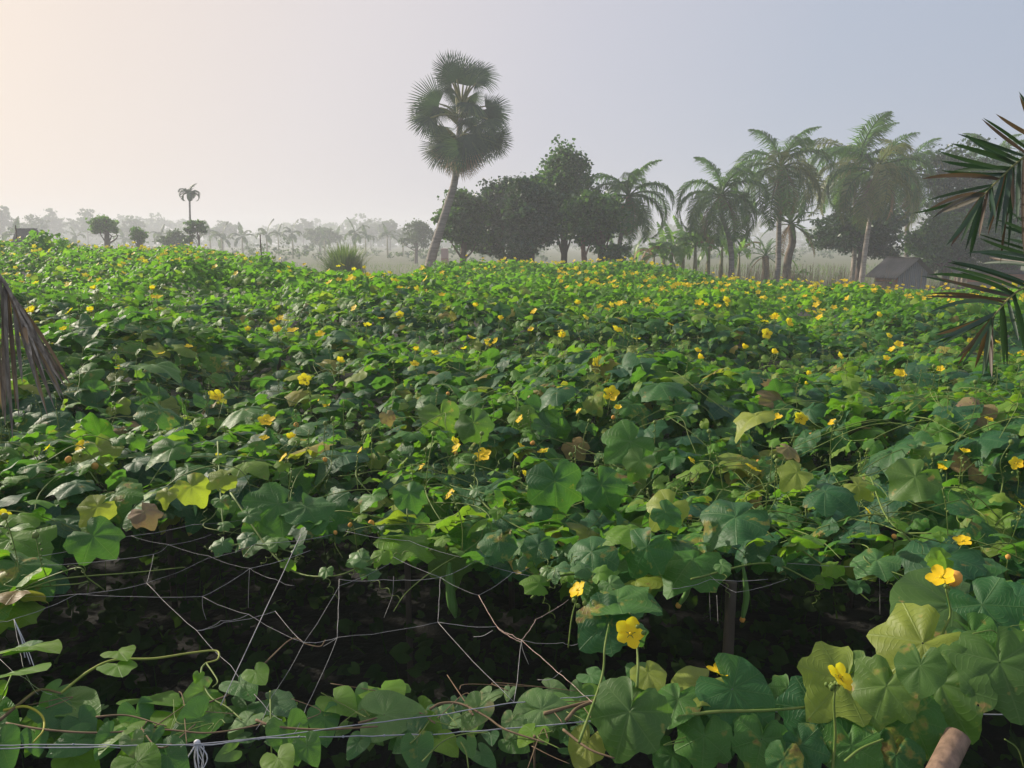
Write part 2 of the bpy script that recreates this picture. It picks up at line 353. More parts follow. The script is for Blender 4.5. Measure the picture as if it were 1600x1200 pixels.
HEART = [leaf_geo('heart', 30, 5, 300 + k, droop=.05 + .06 * (k % 4), curl=.05 * (k % 5), fold=.06 * (k % 4), wave=.025) for k in range(8)]
ROUND = [leaf_geo('round', 22, 4, 400 + k) for k in range(4)]

def frames(nvec, tip):
    n = nrm(nvec); tdir = nrm(tip - n * np.sum(tip * n, -1, keepdims=True)); rt = np.cross(tdir, n)
    return np.stack([rt, tdir, n], -1)           # columns right, tip, normal
def scatter(mb, temps, P, Nn, T, Sc, rnd, mi=0, sub=None):
    R = frames(Nn, T) * Sc[:, None, None]; k = rng.integers(0, len(temps), len(P))
    for q in range(len(temps)):
        s = np.where(k == q)[0]
        if not len(s): continue
        V, Fq, uv = temps[q]; nv = len(V)
        A = np.einsum('mij,vj->mvi', R[s], V) + P[s][:, None]
        FF = (Fq[None] + (np.arange(len(s)) * nv)[:, None, None]).reshape(-1, Fq.shape[1])
        mb.add(A.reshape(-1, 3), FF, np.repeat(rnd[s], nv), np.tile(uv, (len(s), 1)), mi)

# ------------------------------------------------------------------ the canopy of vines
U_ = np.array([-1.2, -.69, -.5, -.40, -.27, -.18, -.05, .12, .3, .5, .69, 1.2])
A_ = np.array([.48, .48, .48, .42, .20, .10, .06, -.04, -.28, -.40, -.46, -.5])
E_ = np.array([24, 24, 25, 25, 19, 17.5, 24, 25, 23, 20, 18, 18])
def canopy(x, y):
    u = x / np.maximum(y, .5); a = np.interp(u, U_, A_); s = np.clip((y - 3.0) / 19, 0, 1.2)
    z = 1.42 + a * s
    amp = np.interp(y, [1.5, 3, 6, 14], [.07, .22, .27, .22])
    z += amp * (vnoise(x * .75 + 3.3, y * .62, 1) - .5) * 2 + .08 * (vnoise(x * 2.1, y * 2.1, 2) - .5) * 2
    z += .12 * np.sin(y * 1.55 + .5 * np.sin(x * .6)) * np.clip((y - 3) / 4, 0, 1) * np.clip((30 - y) / 20, .3, 1)
    # the mounds that stand up at the far edge on the left and by the fan palm
    for mxx, myy, h, w in ((-12.6, 20.5, .80, .85), (-10.8, 19.5, .35, .8), (-3.6, 23.5, .45, .7), (-14.5, 21.5, .35, 1.3), (4.5, 22, .2, 1.5)):
        z = z + h * np.exp(-((x - mxx) ** 2 + (y - myy) ** 2) / w ** 2)
    return z
EDX = np.array([-900, -300, 0, 50, 85, 130, 200, 300, 380, 480, 560, 650, 700, 800, 870, 960, 1060, 1150, 1280, 1400, 1470, 1540, 1620, 1800, 2600])
EDY = np.array([1100, 1010, 965, 930, 850, 812, 800, 800, 825, 838, 828, 838, 850, 872, 890, 905, 890, 862, 862, 885, 915, 950, 1010, 1100, 1300])
def inside(P, grow=0):
    px, py, f = project(P); return (py < np.interp(px, EDX, EDY) + grow + 14 * (vnoise(px / 40, px * 0 + 1, 5) - .5) * 2)
def grad(x, y):
    e = .06; return (canopy(x + e, y) - canopy(x - e, y)) / (2 * e), (canopy(x, y + e) - canopy(x, y - e)) / (2 * e)
def field(y0, y1, dens, zlo, zhi, grow=0, sig=.36, smin=.055, smax=.15, hole=.0):
    wmax = y1 * .92 + 2.2; n = int((2 * wmax) * (y1 - y0) * dens)
    x = rng.uniform(-wmax, wmax, n); y = rng.uniform(y0, y1, n)
    k = (np.abs(x) < y * .92 + 2.2) & (y < np.interp(x / y, U_, E_) + rng.normal(0, .35, n)); x, y = x[k], y[k]
    hm = vnoise(x * 1.35 + 9, y * 1.1 + 4, 6); k = (hm > hole) | (rng.random(len(x)) < .35); x, y, hm = x[k], y[k], hm[k]
    z = canopy(x, y) + rng.uniform(zlo, zhi, len(x)); P = np.stack([x, y, z], 1)
    k = inside(P, grow); P = P[k]; n = len(P)
    gx_, gy_ = grad(P[:, 0], P[:, 1])
    Nn = np.stack([-gx_ * 1.1 + rng.normal(0, sig, n) - .16, -gy_ * 1.1 + rng.normal(0, sig, n) + .16, np.ones(n)], 1)
    flip = rng.random(n) < .07; Nn[flip, 2] = .25
    az = rng.uniform(0, 2 * np.pi, n); T = np.stack([np.cos(az) - 1.0 * gx_, np.sin(az) - .45 - 1.0 * gy_, rng.normal(-.1, .25, n)], 1)
    Sc = smin + (smax - smin) * rng.beta(1.7, 2.0, n); return P, Nn, T, Sc, rng.random(n)

vine = thing('gourd_vine', (0, 1.9, 0), 'sprawling gourd vine with yellow flowers that covers the whole field behind the dark gap', 'vine')
VO = np.array([0, 1.9, 0])
near = field(1.2, 4.6, 110, -.12, .07, smin=.045, smax=.175, hole=.2)
near_low = field(1.2, 5.0, 85, -.34, -.12, grow=14, sig=.6, smin=.06, smax=.13)
mid = field(4.6, 9.5, 92, -.12, .08, smin=.05, smax=.165, hole=.2)
mid_low = field(4.8, 9.5, 40, -.35, -.14, smin=.06, smax=.13)
far = field(9.5, 26, 78, -.14, .14, smin=.055, smax=.145, sig=.5, hole=.12)
# near leaves that show largest: parts of their own
P, Nn, T, Sc, Rn = near
px, py, f = project(P); vis = (px > -60) & (px < 1660) & (py < 1230)
order = np.argsort(np.where(vis, -Sc / f, 1)); top = order[:235]; rest = order[235:]
LEAFME = [mesh('gourd_leaf', V, Q, M_leaf, uv) for V, Q, uv in HI]
def slotmat(o, m):
    o.material_slots[0].link = 'OBJECT'; o.material_slots[0].material = m
def place(name, me, parent, P, Nn, T, s, mat=None, label=None, org=None):
    R = frames(np.array([Nn], float), np.array([T], float))[0] * s
    o = link(name, me, parent, M4(R, np.asarray(P) - (org if org is not None else 0)))
    if mat is not None: slotmat(o, mat)
    if label: o['label'] = label
    return o
for q in top: place('leaf', LEAFME[rng.integers(NV)], vine, P[q], Nn[q], T[q], Sc[q], org=VO)
mb = MB(); scatter(mb, HI, P[rest], Nn[rest], T[rest], Sc[rest], Rn[rest]); scatter(mb, HI, *near_low)
scatter(mb, MID, *mid); scatter(mb, MID, *mid_low)
n_near = mb.n
yn = field(1.2, 5.0, 34, 0, .12, smin=.025, smax=.065, sig=.5); ym = field(5.0, 10, 32, 0, .14, smin=.028, smax=.07, sig=.5)
for A5, tp in ((yn, MID), (ym, LO)): scatter(mb, tp, *A5[:4], .60 + .28 * A5[4])
o = link('leaf_mass', mb.me('leaf_mass', M_leaf), vine); o.matrix_basis = mathutils.Matrix.Translation(-mathutils.Vector(VO)); tag(o, kind='stuff')
mb = MB(); scatter(mb, LO, *far)
yf = field(9.5, 26, 45, 0, .18, smin=.03, smax=.075, sig=.6); scatter(mb, [leaf_geo('gourd', 8, 1, 100 + k) for k in range(NV)], *yf[:4], .6 + .38 * yf[4])
o = link('distant_leaf_mass', mb.me('distant_leaf_mass', M_leaf_far), vine); o.matrix_basis = mathutils.Matrix.Translation(-mathutils.Vector(VO)); tag(o, kind='stuff')

# prominent leaves along the near edge: (attach px, py, tip px, py, height, face towards viewer 0..1, size factor, material)
def spec_leaf(parent, org, me, ax, ay, tx, ty, Ya, Yt, face, mat=None, label=None, k=1.0, roll=0.0):
    A = at_y(ax, ay, Ya); B = at_y(tx, ty, Yt); d = B - A; L = np.linalg.norm(d)
    n0 = nrm(np.array([0, 0, CAMZ]) - A) * face + np.array([-.08, 0, 1.0]) * (1 - face) + np.array([rng.normal(0, .12), 0, 0]) + np.array([-.15, 1.0, 0]) * max(0, .55 - face)
    return place('leaf', me, parent, A, n0, d, L * k, mat, label, org)
EDGE = [ # ax ay tx ty  z  face mat k
 (435,788,392,842,1.47,.45,None,1.25),(478,792,500,835,1.46,.4,None,1.35),(582,775,560,800,1.48,.35,None,1.2),(640,770,652,805,1.5,.5,None,1.2),
 (867,752,872,822,1.5,.85,None,1.05),(940,758,962,808,1.5,.7,None,1.15),(1150,808,1078,828,1.5,.4,None,1.1),(1011,855,982,905,1.48,.75,None,1.15),
 (925,862,868,890,1.47,.45,None,1.1),(985,825,938,842,1.5,.25,M_bright,1.1),(842,852,826,888,1.46,.55,None,1.1),(780,845,760,882,1.47,.5,None,1.2),
 (1290,768,1325,808,1.52,.35,None,1.3),(1340,758,1372,785,1.54,.5,M_yel,1.0),(1475,870,1410,852,1.45,.35,None,1.1),(1510,880,1590,892,1.44,.3,None,1.15),
 (146,838,190,876,1.44,.55,None,1.0),(152,792,118,830,1.46,.6,M_yel,1.0),(30,882,92,914,1.42,.4,None,1.05),(18,842,96,858,1.44,.35,M_bright,.95),
 (30,805,62,822,1.46,.2,M_bright,1.0),(120,755,60,770,1.5,.3,None,1.0),(1045,790,1010,822,1.52,.6,M_yel,1.1),(1040,800,1070,828,1.52,.55,None,1.0),
 (300,760,330,790,1.5,.6,M_yel,1.0),(262,770,255,800,1.5,.5,M_yel,.9),(980,930,1050,962,1.40,.3,None,.9),(350,745,318,762,1.52,.5,M_yel,1.1),(225,800,240,812,1.46,.5,M_dry,1.6),
 (1370,875,1322,898,1.44,.35,M_heart,.9),(1180,650,1130,668,1.62,.3,M_yel,.9),(1430,745,1385,770,1.56,.6,M_big,1.1),(1245,738,1215,760,1.56,.5,M_yel,1.0),(1230,700,1262,728,1.58,.4,M_dry,1.0),
 (60,728,20,745,1.52,.3,None,1.0),(700,872,712,935,1.20,.9,M_big,.9),(640,830,655,885,1.3,.9,None,1.1),(1000,720,975,760,1.56,.7,M_big,.9),(985,690,940,728,1.57,.6,None,1.1),
 (1525,640,1500,662,1.60,.5,M_dry,1.6),(605,650,612,668,1.5,.7,M_dry,1.3),(690,650,700,700,1.45,.75,M_big,1.1),(740,660,760,700,1.45,.75,M_big,1.1),(1090,860,1100,910,1.34,.75,None,1.0),
 (870,610,835,628,1.66,.35,None,1.2),(1030,600,1075,630,1.66,.3,None,1.2),(380,640,330,655,1.6,.3,None,1.2),(250,640,280,675,1.5,.35,None,1.2),(270,700,235,725,1.55,.4,None,1.3),(240,570,285,590,1.68,.25,None,1.1)]
for ax, ay, tx, ty, z, face, mat, k in EDGE:
    A = on_z(ax, ay, z); Y = A[1]; spec_leaf(vine, VO, LEAFME[rng.integers(NV)], ax, ay, tx, ty, Y, Y - .05 * (1 - face) - .02, face, mat or M_leafg, k=k * (.62 if mat is M_dry else .80))

# ------------------------------------------------------------------ flowers
def petal_geo():
    V = []; Fc = []; nu, nv_ = 4, 4
    for j in range(nv_ + 1):
        v = j / nv_
        for i2 in range(nu + 1):
            u = i2 / nu * 2 - 1; w = .08 + .33 * math.sin(min(1, v * 1.15) * math.pi * .62) ** .8
            ro = v * (1 - .10 * abs(u) ** 2 * (v > .9) * 1.0) - .08 * u * u * v
            V.append([u * w * (1 if v < .95 else .72), ro, .16 * v * v * 1.0 + .07 * u * u * v + .03 * math.sin(5 * u + 6 * v) * v])
    for j in range(nv_):
        for i2 in range(nu): a = j * (nu + 1) + i2; Fc.append([a, a + 1, a + nu + 2, a + nu + 1])
    return np.array(V), np.array(Fc)
PV, PF = petal_geo()
def rotz(a): c, s = math.cos(a), math.sin(a); return np.array([[c, -s, 0], [s, c, 0], [0, 0, 1]])
def rotx(a): c, s = math.cos(a), math.sin(a); return np.array([[1, 0, 0], [0, c, -s], [0, s, c]])
petal_me = [mesh('petal', PV @ rotx(a).T, PF, M_petal) for a in (-.08, .12, .4)]
def core_mb(mb, mi=0):
    V, Fc = ball((0, 0, .05), .13, 7, 4, (1, 1, .8)); mb.add(V, Fc, mi=0)
    V, Fc = tube([(0, 0, -.35), (0, 0, -.12), (0, 0, .02)], [.05, .10, .16], 6); mb.add(V, Fc, mi=1)
    for k in range(5): V, Fc = tube([(0, 0, -.1), (.2 * math.cos(k * 1.257 + .6), .2 * math.sin(k * 1.257 + .6), -.02), (.36 * math.cos(k * 1.257 + .6), .36 * math.sin(k * 1.257 + .6), 0)], [.05, .05, .01], 4); mb.add(V, Fc, mi=1)
mb = MB(); core_mb(mb); core_me = mb.me('flower_core', [M_petal, M_stem])
flower_me = []
for a in (-.1, .08, .3, .7):
    mb = MB(); core_mb(mb)
    for k in range(5): mb.add(PV @ rotx(a + .1 * math.sin(k * 2.2)).T @ rotz(k * 1.2566 + .1 * math.sin(k * 5)).T, PF, mi=0)
    flower_me.append(mb.me('flower', [M_petal, M_stem]))
# simple far flower
mb = MB()
for k in range(5):
    V = np.array([[-.12, .1, 0], [.12, .1, 0], [.38, .62, .12], [.18, 1, .2], [-.18, 1, .2], [-.38, .62, .12]]) @ rotz(k * 1.2566).T; mb.add(V, [np.array([[0, 1, 2, 5], [5, 2, 3, 4]])])
mb.add(*ball((0, 0, .05), .14, 5, 3)); flower_far_me = mb.me('flower', [M_petal])
stalkpool = MB()
def flower_at(P, n, s, kind, label=None):
    """kind: 'near' with petal sub-parts, 'mid', 'far'"""
    T = np.array([math.cos(P[0] * 91), math.sin(P[0] * 91), .1]); org = VO
    if kind == 'near':
        o = place('flower', core_me, vine, P, n, T, s, org=org, label=label); a = 0 if abs(n[2]) < .95 else int(rng.integers(3))
        for k in range(5):
            c = link('petal', petal_me[min(2, max(0, a + (k == 2)))], o, M4(rotz(k * 1.2566 + rng.normal(0, .08)) * (1 + rng.normal(0, .05)), (0, 0, 0)))
    else: place('flower', flower_far_me if kind == 'far' else flower_me[rng.integers(4)], vine, P, n, T, s, org=org)
def stalk(P, base, r=.0018, buds=True):
    V = spline([base, base * .5 + P * .5 + rng.normal(0, .012, 3), P], 4); stalkpool.add(*tube(V, r, 4))
    if buds:
        for k in range(rng.integers(1, 5)):
            q = P * .75 + base * .25 + rng.normal(0, .010, 3); stalkpool.add(*ball(q, .0065, 5, 3))
FL = [ # px py width face('c' camera,'u' up,'s' side)
 (985,990,46,'c'),(902,922,30,'s'),(955,615,25,'c'),(1251,653,22,'c'),(1213,653,18,'u'),(1301,660,14,'s'),(1176,732,26,'u'),(1080,719,14,'s'),(703,773,20,'s'),(711,690,18,'s'),(713,700,18,'s'),(753,712,28,'u'),(416,657,26,'u'),(412,684,15,'u'),(455,683,16,'u'),(443,715,18,'s'),(342,713,12,'s'),(502,622,14,'s'),(510,632,15,'u'),(563,703,11,'s'),(659,729,12,'s'),(814,697,13,'s'),(848,705,16,'u'),(806,712,12,'s'),(812,655,15,'s'),(904,642,11,'s'),(966,638,14,'u'),(128,696,22,'u'),(4,805,24,'s'),(1357,800,16,'s'),(1504,845,26,'u'),(1507,707,18,'u'),(1475,727,18,'s'),(1588,724,20,'c'),(935,565,19,'c'),(679,554,16,'u'),(1411,585,12,'u'),(1258,600,9,'s'),(252,552,12,'u'),(295,541,12,'u'),(457,516,18,'u'),(500,524,17,'u'),(438,497,14,'u'),(387,514,10,'u'),(625,492,13,'c'),(595,497,10,'u'),(1198,521,17,'c'),(1470,577,14,'u'),(101,515,14,'u'),(185,575,11,'u'),(830,517,12,'u'),(875,517,10,'u'),(1597,790,14,'s'),(75,700,10,'s'),(1262,487,10,'u'),(1060,610,10,'u'),(820,740,11,'s'),(1545,655,14,'u'),(1385,560,11,'u')]
def fdir(c, P):
    v = nrm(np.array([0, 0, CAMZ]) - P)
    if c == 'c': return v + np.array([rng.normal(0, .2), 0, .25])
    if c == 'u': return np.array([rng.normal(0, .3), -.35 + rng.normal(0, .2), 1])
    return np.array([rng.choice([-1, 1]) * .7, -.25, .75])
def hit(px, py, up=.06):
    """where the sight line meets the top of the canopy"""
    r = ray(px, py); d = np.linspace(1.2, 26, 1500); P = np.array([0, 0, CAMZ]) + r[None] * d[:, None] / r[1]
    k = np.where(P[:, 2] < canopy(P[:, 0], P[:, 1]) + up)[0]; return P[k[0]] if len(k) else P[-1]
for px_, py_, w, c in FL:
    P = at_y(px_, py_, 1.50 if px_ == 985 else 1.62) if (px_, py_) in ((985, 990), (902, 922)) else hit(px_, py_, .09)
    f_ = project(P)[2][0]; s = float(np.clip(w * f_ / F / 2 * (1.08 if w < 40 else 1.0), .02, .058)); n = fdir(c, P)
    flower_at(P, n, s, 'near' if w >= 11 else 'mid')
    if (px_, py_) != (985, 990): stalk(P - nrm(n) * s * .3, P + np.array([rng.normal(0, .03), rng.normal(0, .03), -.13]))
# the many smaller ones further back
cnt = 0; cx = rng.uniform(-26, 26, 9000); cy = rng.uniform(4.5, 25.5, 9000)
edge_y = np.interp(cx / cy, U_, E_); dens = np.clip(.15 + .85 * (vnoise(cx * .55, cy * .3, 11) - .25) * 1.7, .04, 1) * np.where(cx / cy > -.1, 1.0, .6) * np.where(cy > 12, 2.0, .75)
k = (cy < edge_y - .3) & (np.abs(cx / cy) < .75) & (rng.random(9000) < dens * .62); cx, cy = cx[k][:1050], cy[k][:1050]
inst = np.argsort(cy); far_mb = MB()
for q in inst:
    h = rng.uniform(.12, .27); P = np.array([cx[q], cy[q], float(canopy(cx[q], cy[q])) + h]); n = np.array([rng.normal(0, .5), rng.normal(-.55, .45), 1]); s = rng.uniform(.034, .054) * (1.0 if cy[q] < 9 else 1.18)
    if cnt < 238: flower_at(P, n, s, 'mid' if cy[q] < 9 else 'far')
    else:
        R = frames(np.array([n]), np.array([[1, .2, 0.]]))[0] * s
        for kk in range(5):
            V = np.array([[-.12, .1, 0], [.12, .1, 0], [.38, .62, .12], [0, 1, .2], [-.38, .62, .12]]) @ rotz(kk * 1.2566).T; far_mb.add(V @ R.T + P, [np.array([[0, 1, 2], [0, 2, 4], [4, 2, 3]])])
    stalk(P, P + np.array([rng.normal(0, .03), rng.normal(0, .03), -.15]), .003 if cy[q] < 9 else .005, cy[q] < 9); cnt += 1
o = link('distant_flower_mass', far_mb.me('distant_flower_mass', M_petal), vine); o.matrix_basis = mathutils.Matrix.Translation(-mathutils.Vector(VO)); tag(o, kind='stuff')
# wilted flowers
mb = MB(); mb.add(*ball((0, 0, 0), 1, 7, 5, (1, 1, 1.15)))
for k in range(5): mb.add(PV @ rotx(-1.0).T @ rotz(k * 1.26).T * .9, PF)
wilt_me = mb.me('wilted_flower', M_petal_old)
for px_, py_, w in ((107,718,13),(148,728,14),(463,664,10),(508,718,9),(1185,722,10),(547,820,9),(524,832,8),(1266,680,10),(1397,838,10),(1575,870,10),(605,655,9),(958,652,8),(712,708,8),(832,692,9),(580,818,13),(1078,808,9),(700,615,8)):
    P = hit(px_, py_, .05); f_ = project(P)[2][0]; place('wilted_flower', wilt_me, vine, P, rng.normal(0, .5, 3) + np.array([0, 0, 1]), rng.normal(0, 1, 3), w * f_ / F / 2 * .8, org=VO); stalk(P, P + np.array([.02, .01, -.1]))
# ------------------------------------------------------------------ stems, flower spikes, tendrils
def curly(P, d, n=26, turns=3, r=.016, L=.1):
    t = np.linspace(0, 1, n); rr = r * (1 - t * .6); a = t * turns * 2 * np.pi; d = nrm(d); s = nrm(np.cross(d, [0.1, 0.2, 1])); q = np.cross(d, s)
    return P + d * (t * L)[:, None] + s * (rr * np.cos(a) - r)[:, None] + q * (rr * np.sin(a))[:, None]
stem_parts = []
npart = 0
for q in range(900):
    y = rng.uniform(1.7, 3.6) if q < 260 else rng.uniform(3.6, 11); x = rng.uniform(-.8, .8) * y
    P0 = np.array([x, y, 0]); az = rng.uniform(0, 2 * np.pi); L = rng.uniform(.2, .6); pts = []
    if not inside(np.array([[x, y, float(canopy(x, y))]]), -5)[0]: continue
    lift = rng.uniform(0, .12)
    for t_ in np.linspace(0, 1, 6):
        xx = x + math.cos(az) * L * t_ + .05 * math.sin(t_ * 5 + q); yy = y + math.sin(az) * L * t_ + .04 * math.cos(t_ * 4 + q); pts.append([xx, yy, float(canopy(xx, yy)) + .02 + lift * math.sin(t_ * 3.0)])
    V, Fc = tube(spline(pts, 4), np.linspace(.0026, .0016, 21)[:21], 4)
    if q < 60:
        mbq = MB(); mbq.add(V - VO, Fc); link('vine_stem', mbq.me('vine_stem', M_stem), vine)
    else: stalkpool.add(V, Fc)
    if rng.random() < .75:
        e = np.array(pts[rng.integers(1, 6)]); d = np.array([rng.normal(0, .5), rng.normal(0, .5), rng.uniform(.2, 1)])
        V = curly(e, d, L=rng.uniform(.05, .16), r=rng.uniform(.006, .018), turns=rng.uniform(.5, 3.5)); stalkpool.add(*tube(V, .0011, 3, False))
    if rng.random() < .5:   # upright spike of buds
        e = np.array(pts[2]); tip = e + np.array([rng.normal(0, .02), rng.normal(0, .02), rng.uniform(.08, .22)]); stalkpool.add(*tube(spline([e, (e + tip) / 2 + rng.normal(0, .008, 3), tip], 4), .0018, 4))
        for b_ in range(5): stalkpool.add(*ball(e + (tip - e) * (.5 + .12 * b_) + rng.normal(0, .004, 3), .0045, 4, 3))
        if rng.random() < .5: stalkpool.add(*ball(tip, .011, 6, 4))
# the few long runners that hang over the gap: (pixel, pixel, height)
RUN = [[(360,770,1.5),(440,880,1.36),(520,900,1.38),(590,870,1.42)],[(735,758,1.52),(770,800,1.47),(850,845,1.43),(900,880,1.38),(960,900,1.36)],[(1180,800,1.5),(1240,850,1.42),(1310,900,1.37),(1360,940,1.33)],[(1080,905,1.42),(1200,880,1.40),(1300,915,1.33),(1430,885,1.38)],[(1360,745,1.55),(1395,820,1.50),(1480,850,1.45)],[(340,690,1.55),(345,780,1.47),(350,835,1.4)],[(830,935,1.40),(865,903,1.44),(920,900,1.46),(970,940,1.44),(994,985,1.42),(995,1070,1.42)],[(905,905,1.42),(860,900,1.4),(830,895,1.38),(800,880,1.4)],[(330,862,1.4),(380,850,1.42),(440,858,1.4),(475,870,1.38)],[(560,860,1.42),(575,905,1.35),(600,870,1.4)]]
for R_ in RUN:
    pts = spline([on_z(a, b, c) for a, b, c in R_], 8); V, Fc = tube(pts, np.linspace(.0036, .002, len(pts)), 5); mbq = MB(); mbq.add(V - VO, Fc)
    link('vine_stem', mbq.me('vine_stem', M_stem), vine)
    for k in range(3, len(pts), 6):
        mbq = MB(); V, Fc = tube(curly(pts[k], [rng.normal(0, 1), rng.normal(0, .4), rng.normal(-.3, 1)], L=rng.uniform(.05, .12), r=.010, turns=3), .0012, 4); mbq.add(V - VO, Fc); link('tendril', mbq.me('tendril', M_stem), vine)
        d = rng.normal(0, 1, 3); place('leaf', LEAFME[rng.integers(NV)], vine, pts[k] + np.array([0, 0, .02]), [rng.normal(0, .3), -.4, 1], d, rng.uniform(.03, .055), M_bright if rng.random() < .5 else M_heart, org=VO)
o = link('stalk_and_tendril_mass', stalkpool.me('stalk_and_tendril_mass', M_stem), vine); o.matrix_basis = mathutils.Matrix.Translation(-mathutils.Vector(VO)); tag(o, kind='stuff')
# hanging gourds
for pts, w in (([(1074,888),(1077,905),(1072,928),(1060,946)], .75), ([(1160,880),(1164,905),(1166,935),(1160,968)], .85)):
    Yg = on_z(pts[0][0], pts[0][1], 1.40)[1]; P3 = spline([at_y(a, b, Yg) for a, b in pts], 5); R = np.interp(np.linspace(0, 1, len(P3)), [0, .2, .6, .9, 1], [.004, .007, .0125, .010, .005]) * w
    mbq = MB(); V, Fc = tube(P3, R, 8); mbq.add(V - VO, Fc); g = link('gourd', mbq.me('gourd', M_gourd), vine)
    mbq = MB(); mbq.add(*ball(P3[-1] - VO, .010, 6, 4)); link('dried_blossom', mbq.me('dried_blossom', M_petal_old), g)
P3 = spline([at_y(702, 880, 2.6), at_y(703, 905, 2.6), at_y(705, 935, 2.6), at_y(712, 965, 2.6)], 5); mbq = MB(); V, Fc = tube(P3, np.interp(np.linspace(0, 1, len(P3)), [0, .3, .8, 1], [.006, .017, .019, .005]), 8); mbq.add(V - VO, Fc); link('gourd', mbq.me('gourd', M_gourd), vine)

# ------------------------------------------------------------------ weeds under the canopy
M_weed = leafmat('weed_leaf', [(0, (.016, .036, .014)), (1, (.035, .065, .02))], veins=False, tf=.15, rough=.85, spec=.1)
mb = MB(); n = 24000; x = rng.uniform(-8, 8, n); y = rng.uniform(2.2, 11, n); k = vnoise(x * 1.3, y * 1.3, 21) > .38; x, y = x[k], y[k]; n = len(x)
P = np.stack([x, y, .03 + .5 * rng.random(n) ** 1.5], 1); scatter(mb, [leaf_geo('round', 10, 1, 700 + k) for k in range(4)], P, np.stack([rng.normal(0, .6, n), rng.normal(-.3, .6, n), np.ones(n)], 1), rng.normal(0, 1, (n, 3)), rng.uniform(.025, .07, n), rng.random(n))
x = rng.uniform(-8, 8, 900); y = rng.uniform(2.2, 10, 900)
for a, b in zip(x, y):
    h = rng.uniform(.1, .45); q = np.array([a, b, 0.0]); w = rng.normal(0, .06, 2)
    mb.add(np.array([q + [.006, 0, 0], q - [.006, 0, 0], q + [w[0], w[1], h]]), np.array([[0, 1, 2]]))
tag(link('weeds', mb.me('weeds', M_weed)), 'low weeds growing in the shaded soil under the trellis', 'weeds', kind='stuff')

# ------------------------------------------------------------------ trellis: posts, wires, net strings
tre = thing('trellis', (0, 1.6, 0), 'string net trellis on bamboo posts and wires that carries the gourd vines', 'trellis'); TO = np.array([0, 1.6, 0])
def post(P, h, r, mat, tilt=(0, 0), label=None):
    z = np.linspace(0, h, 12); pts = np.stack([P[0] + tilt[0] * z, P[1] + tilt[1] * z, z], 1); R = r * (1 + .06 * (np.arange(12) % 3 == 0)); mb = MB(); V, Fc = tube(pts, R, 10); mb.add(V - TO, Fc)
    o = link('bamboo_post', mb.me('bamboo_post', mat), tre)
    if label: o['label'] = label
    return o
A = on_z(1152, 868, 1.43); post(A, 1.34, .017, M_bamboo, (-.01, 0)); post(on_z(545, 850, 1.4) + np.array([0, 1.3, 0]), 1.2, .016, M_bamboo)
for gx_ in np.arange(-9, 9.1, 2.25):
    for gy_ in (4.6, 7.0, 9.5): post(np.array([gx_, gy_, 0]), float(canopy(gx_, gy_)) - .2, .02, M_bamboo, tuple(rng.normal(0, .02, 2)))
mb = MB(); P0 = at_y(1452, 1240, 1.22); P1 = at_y(1497, 1150, 1.30); V, Fc = tube(np.array([P0 + (P0 - P1) * 4, P0, P1]), [.024, .0235, .023], 12); mb.add(V - TO, Fc); link('bamboo_post', mb.me('bamboo_post', M_bamboo_r), tre)['label'] = 'reddish smooth pole end leaning between the big leaves'
for pp in (at_y(-60, 1160, 1.36), at_y(1660, 1080, 1.42)): post(np.array([pp[0] * 1.06, pp[1] + .03, 0]), pp[2] + .03, .022, M_bamboo)
# far stakes standing out of the canopy
for px_, py0, py1, Yd in ((405, 366, 404, 17.5), (62 * .37, 352, 378, 22), (291, 386, 398, 20)):
    a = at_y(px_, py0, Yd); mb = MB(); V, Fc = tube([[a[0], a[1], .0], [a[0] + .02, a[1], a[2]]], .014, 6); mb.add(V - TO, Fc); link('stake', mb.me('stake', M_barkd), tre)
def string(pts, r=.0011, mat=None, sag=.0, z=1.42, name='string'):
    P3 = [on_z(p[0], p[1], p[2] if len(p) > 2 else z) for p in pts]; out = []
    for a, b in zip(P3[:-1], P3[1:]):
        for t_ in np.linspace(0, 1, 7)[:-1]: out.append(a + (b - a) * t_ - np.array([0, 0, sag * 4 * t_ * (1 - t_)]))
    out.append(P3[-1]); out = np.array(out); out[1:-1] += rng.normal(0, .0006, (len(out) - 2, 3)); mb = MB(); V, Fc = tube(out, r, 4); mb.add(V - TO, Fc)
    # a couple of twisted windings
    for k in range(int(rng.integers(2, 6))):
        c = out[rng.integers(len(out))]; mb.add(*[(lambda VF: (VF[0] - TO, VF[1]))(ball(c, r * 2.2, 5, 3))][0])
    return link(name, mb.me(name, mat or M_string), tre)
N_ = dict(n1=(240,866), n2=(229,911), n3=(316,932), n4=(22,967), n5=(307,985), n6=(388,960), n7=(527,996), n8=(475,1004), n9=(530,905), n10=(688,902), n11=(684,972), n12=(748,930), n13=(815,1000), n14=(803,1097), n15=(120,928))
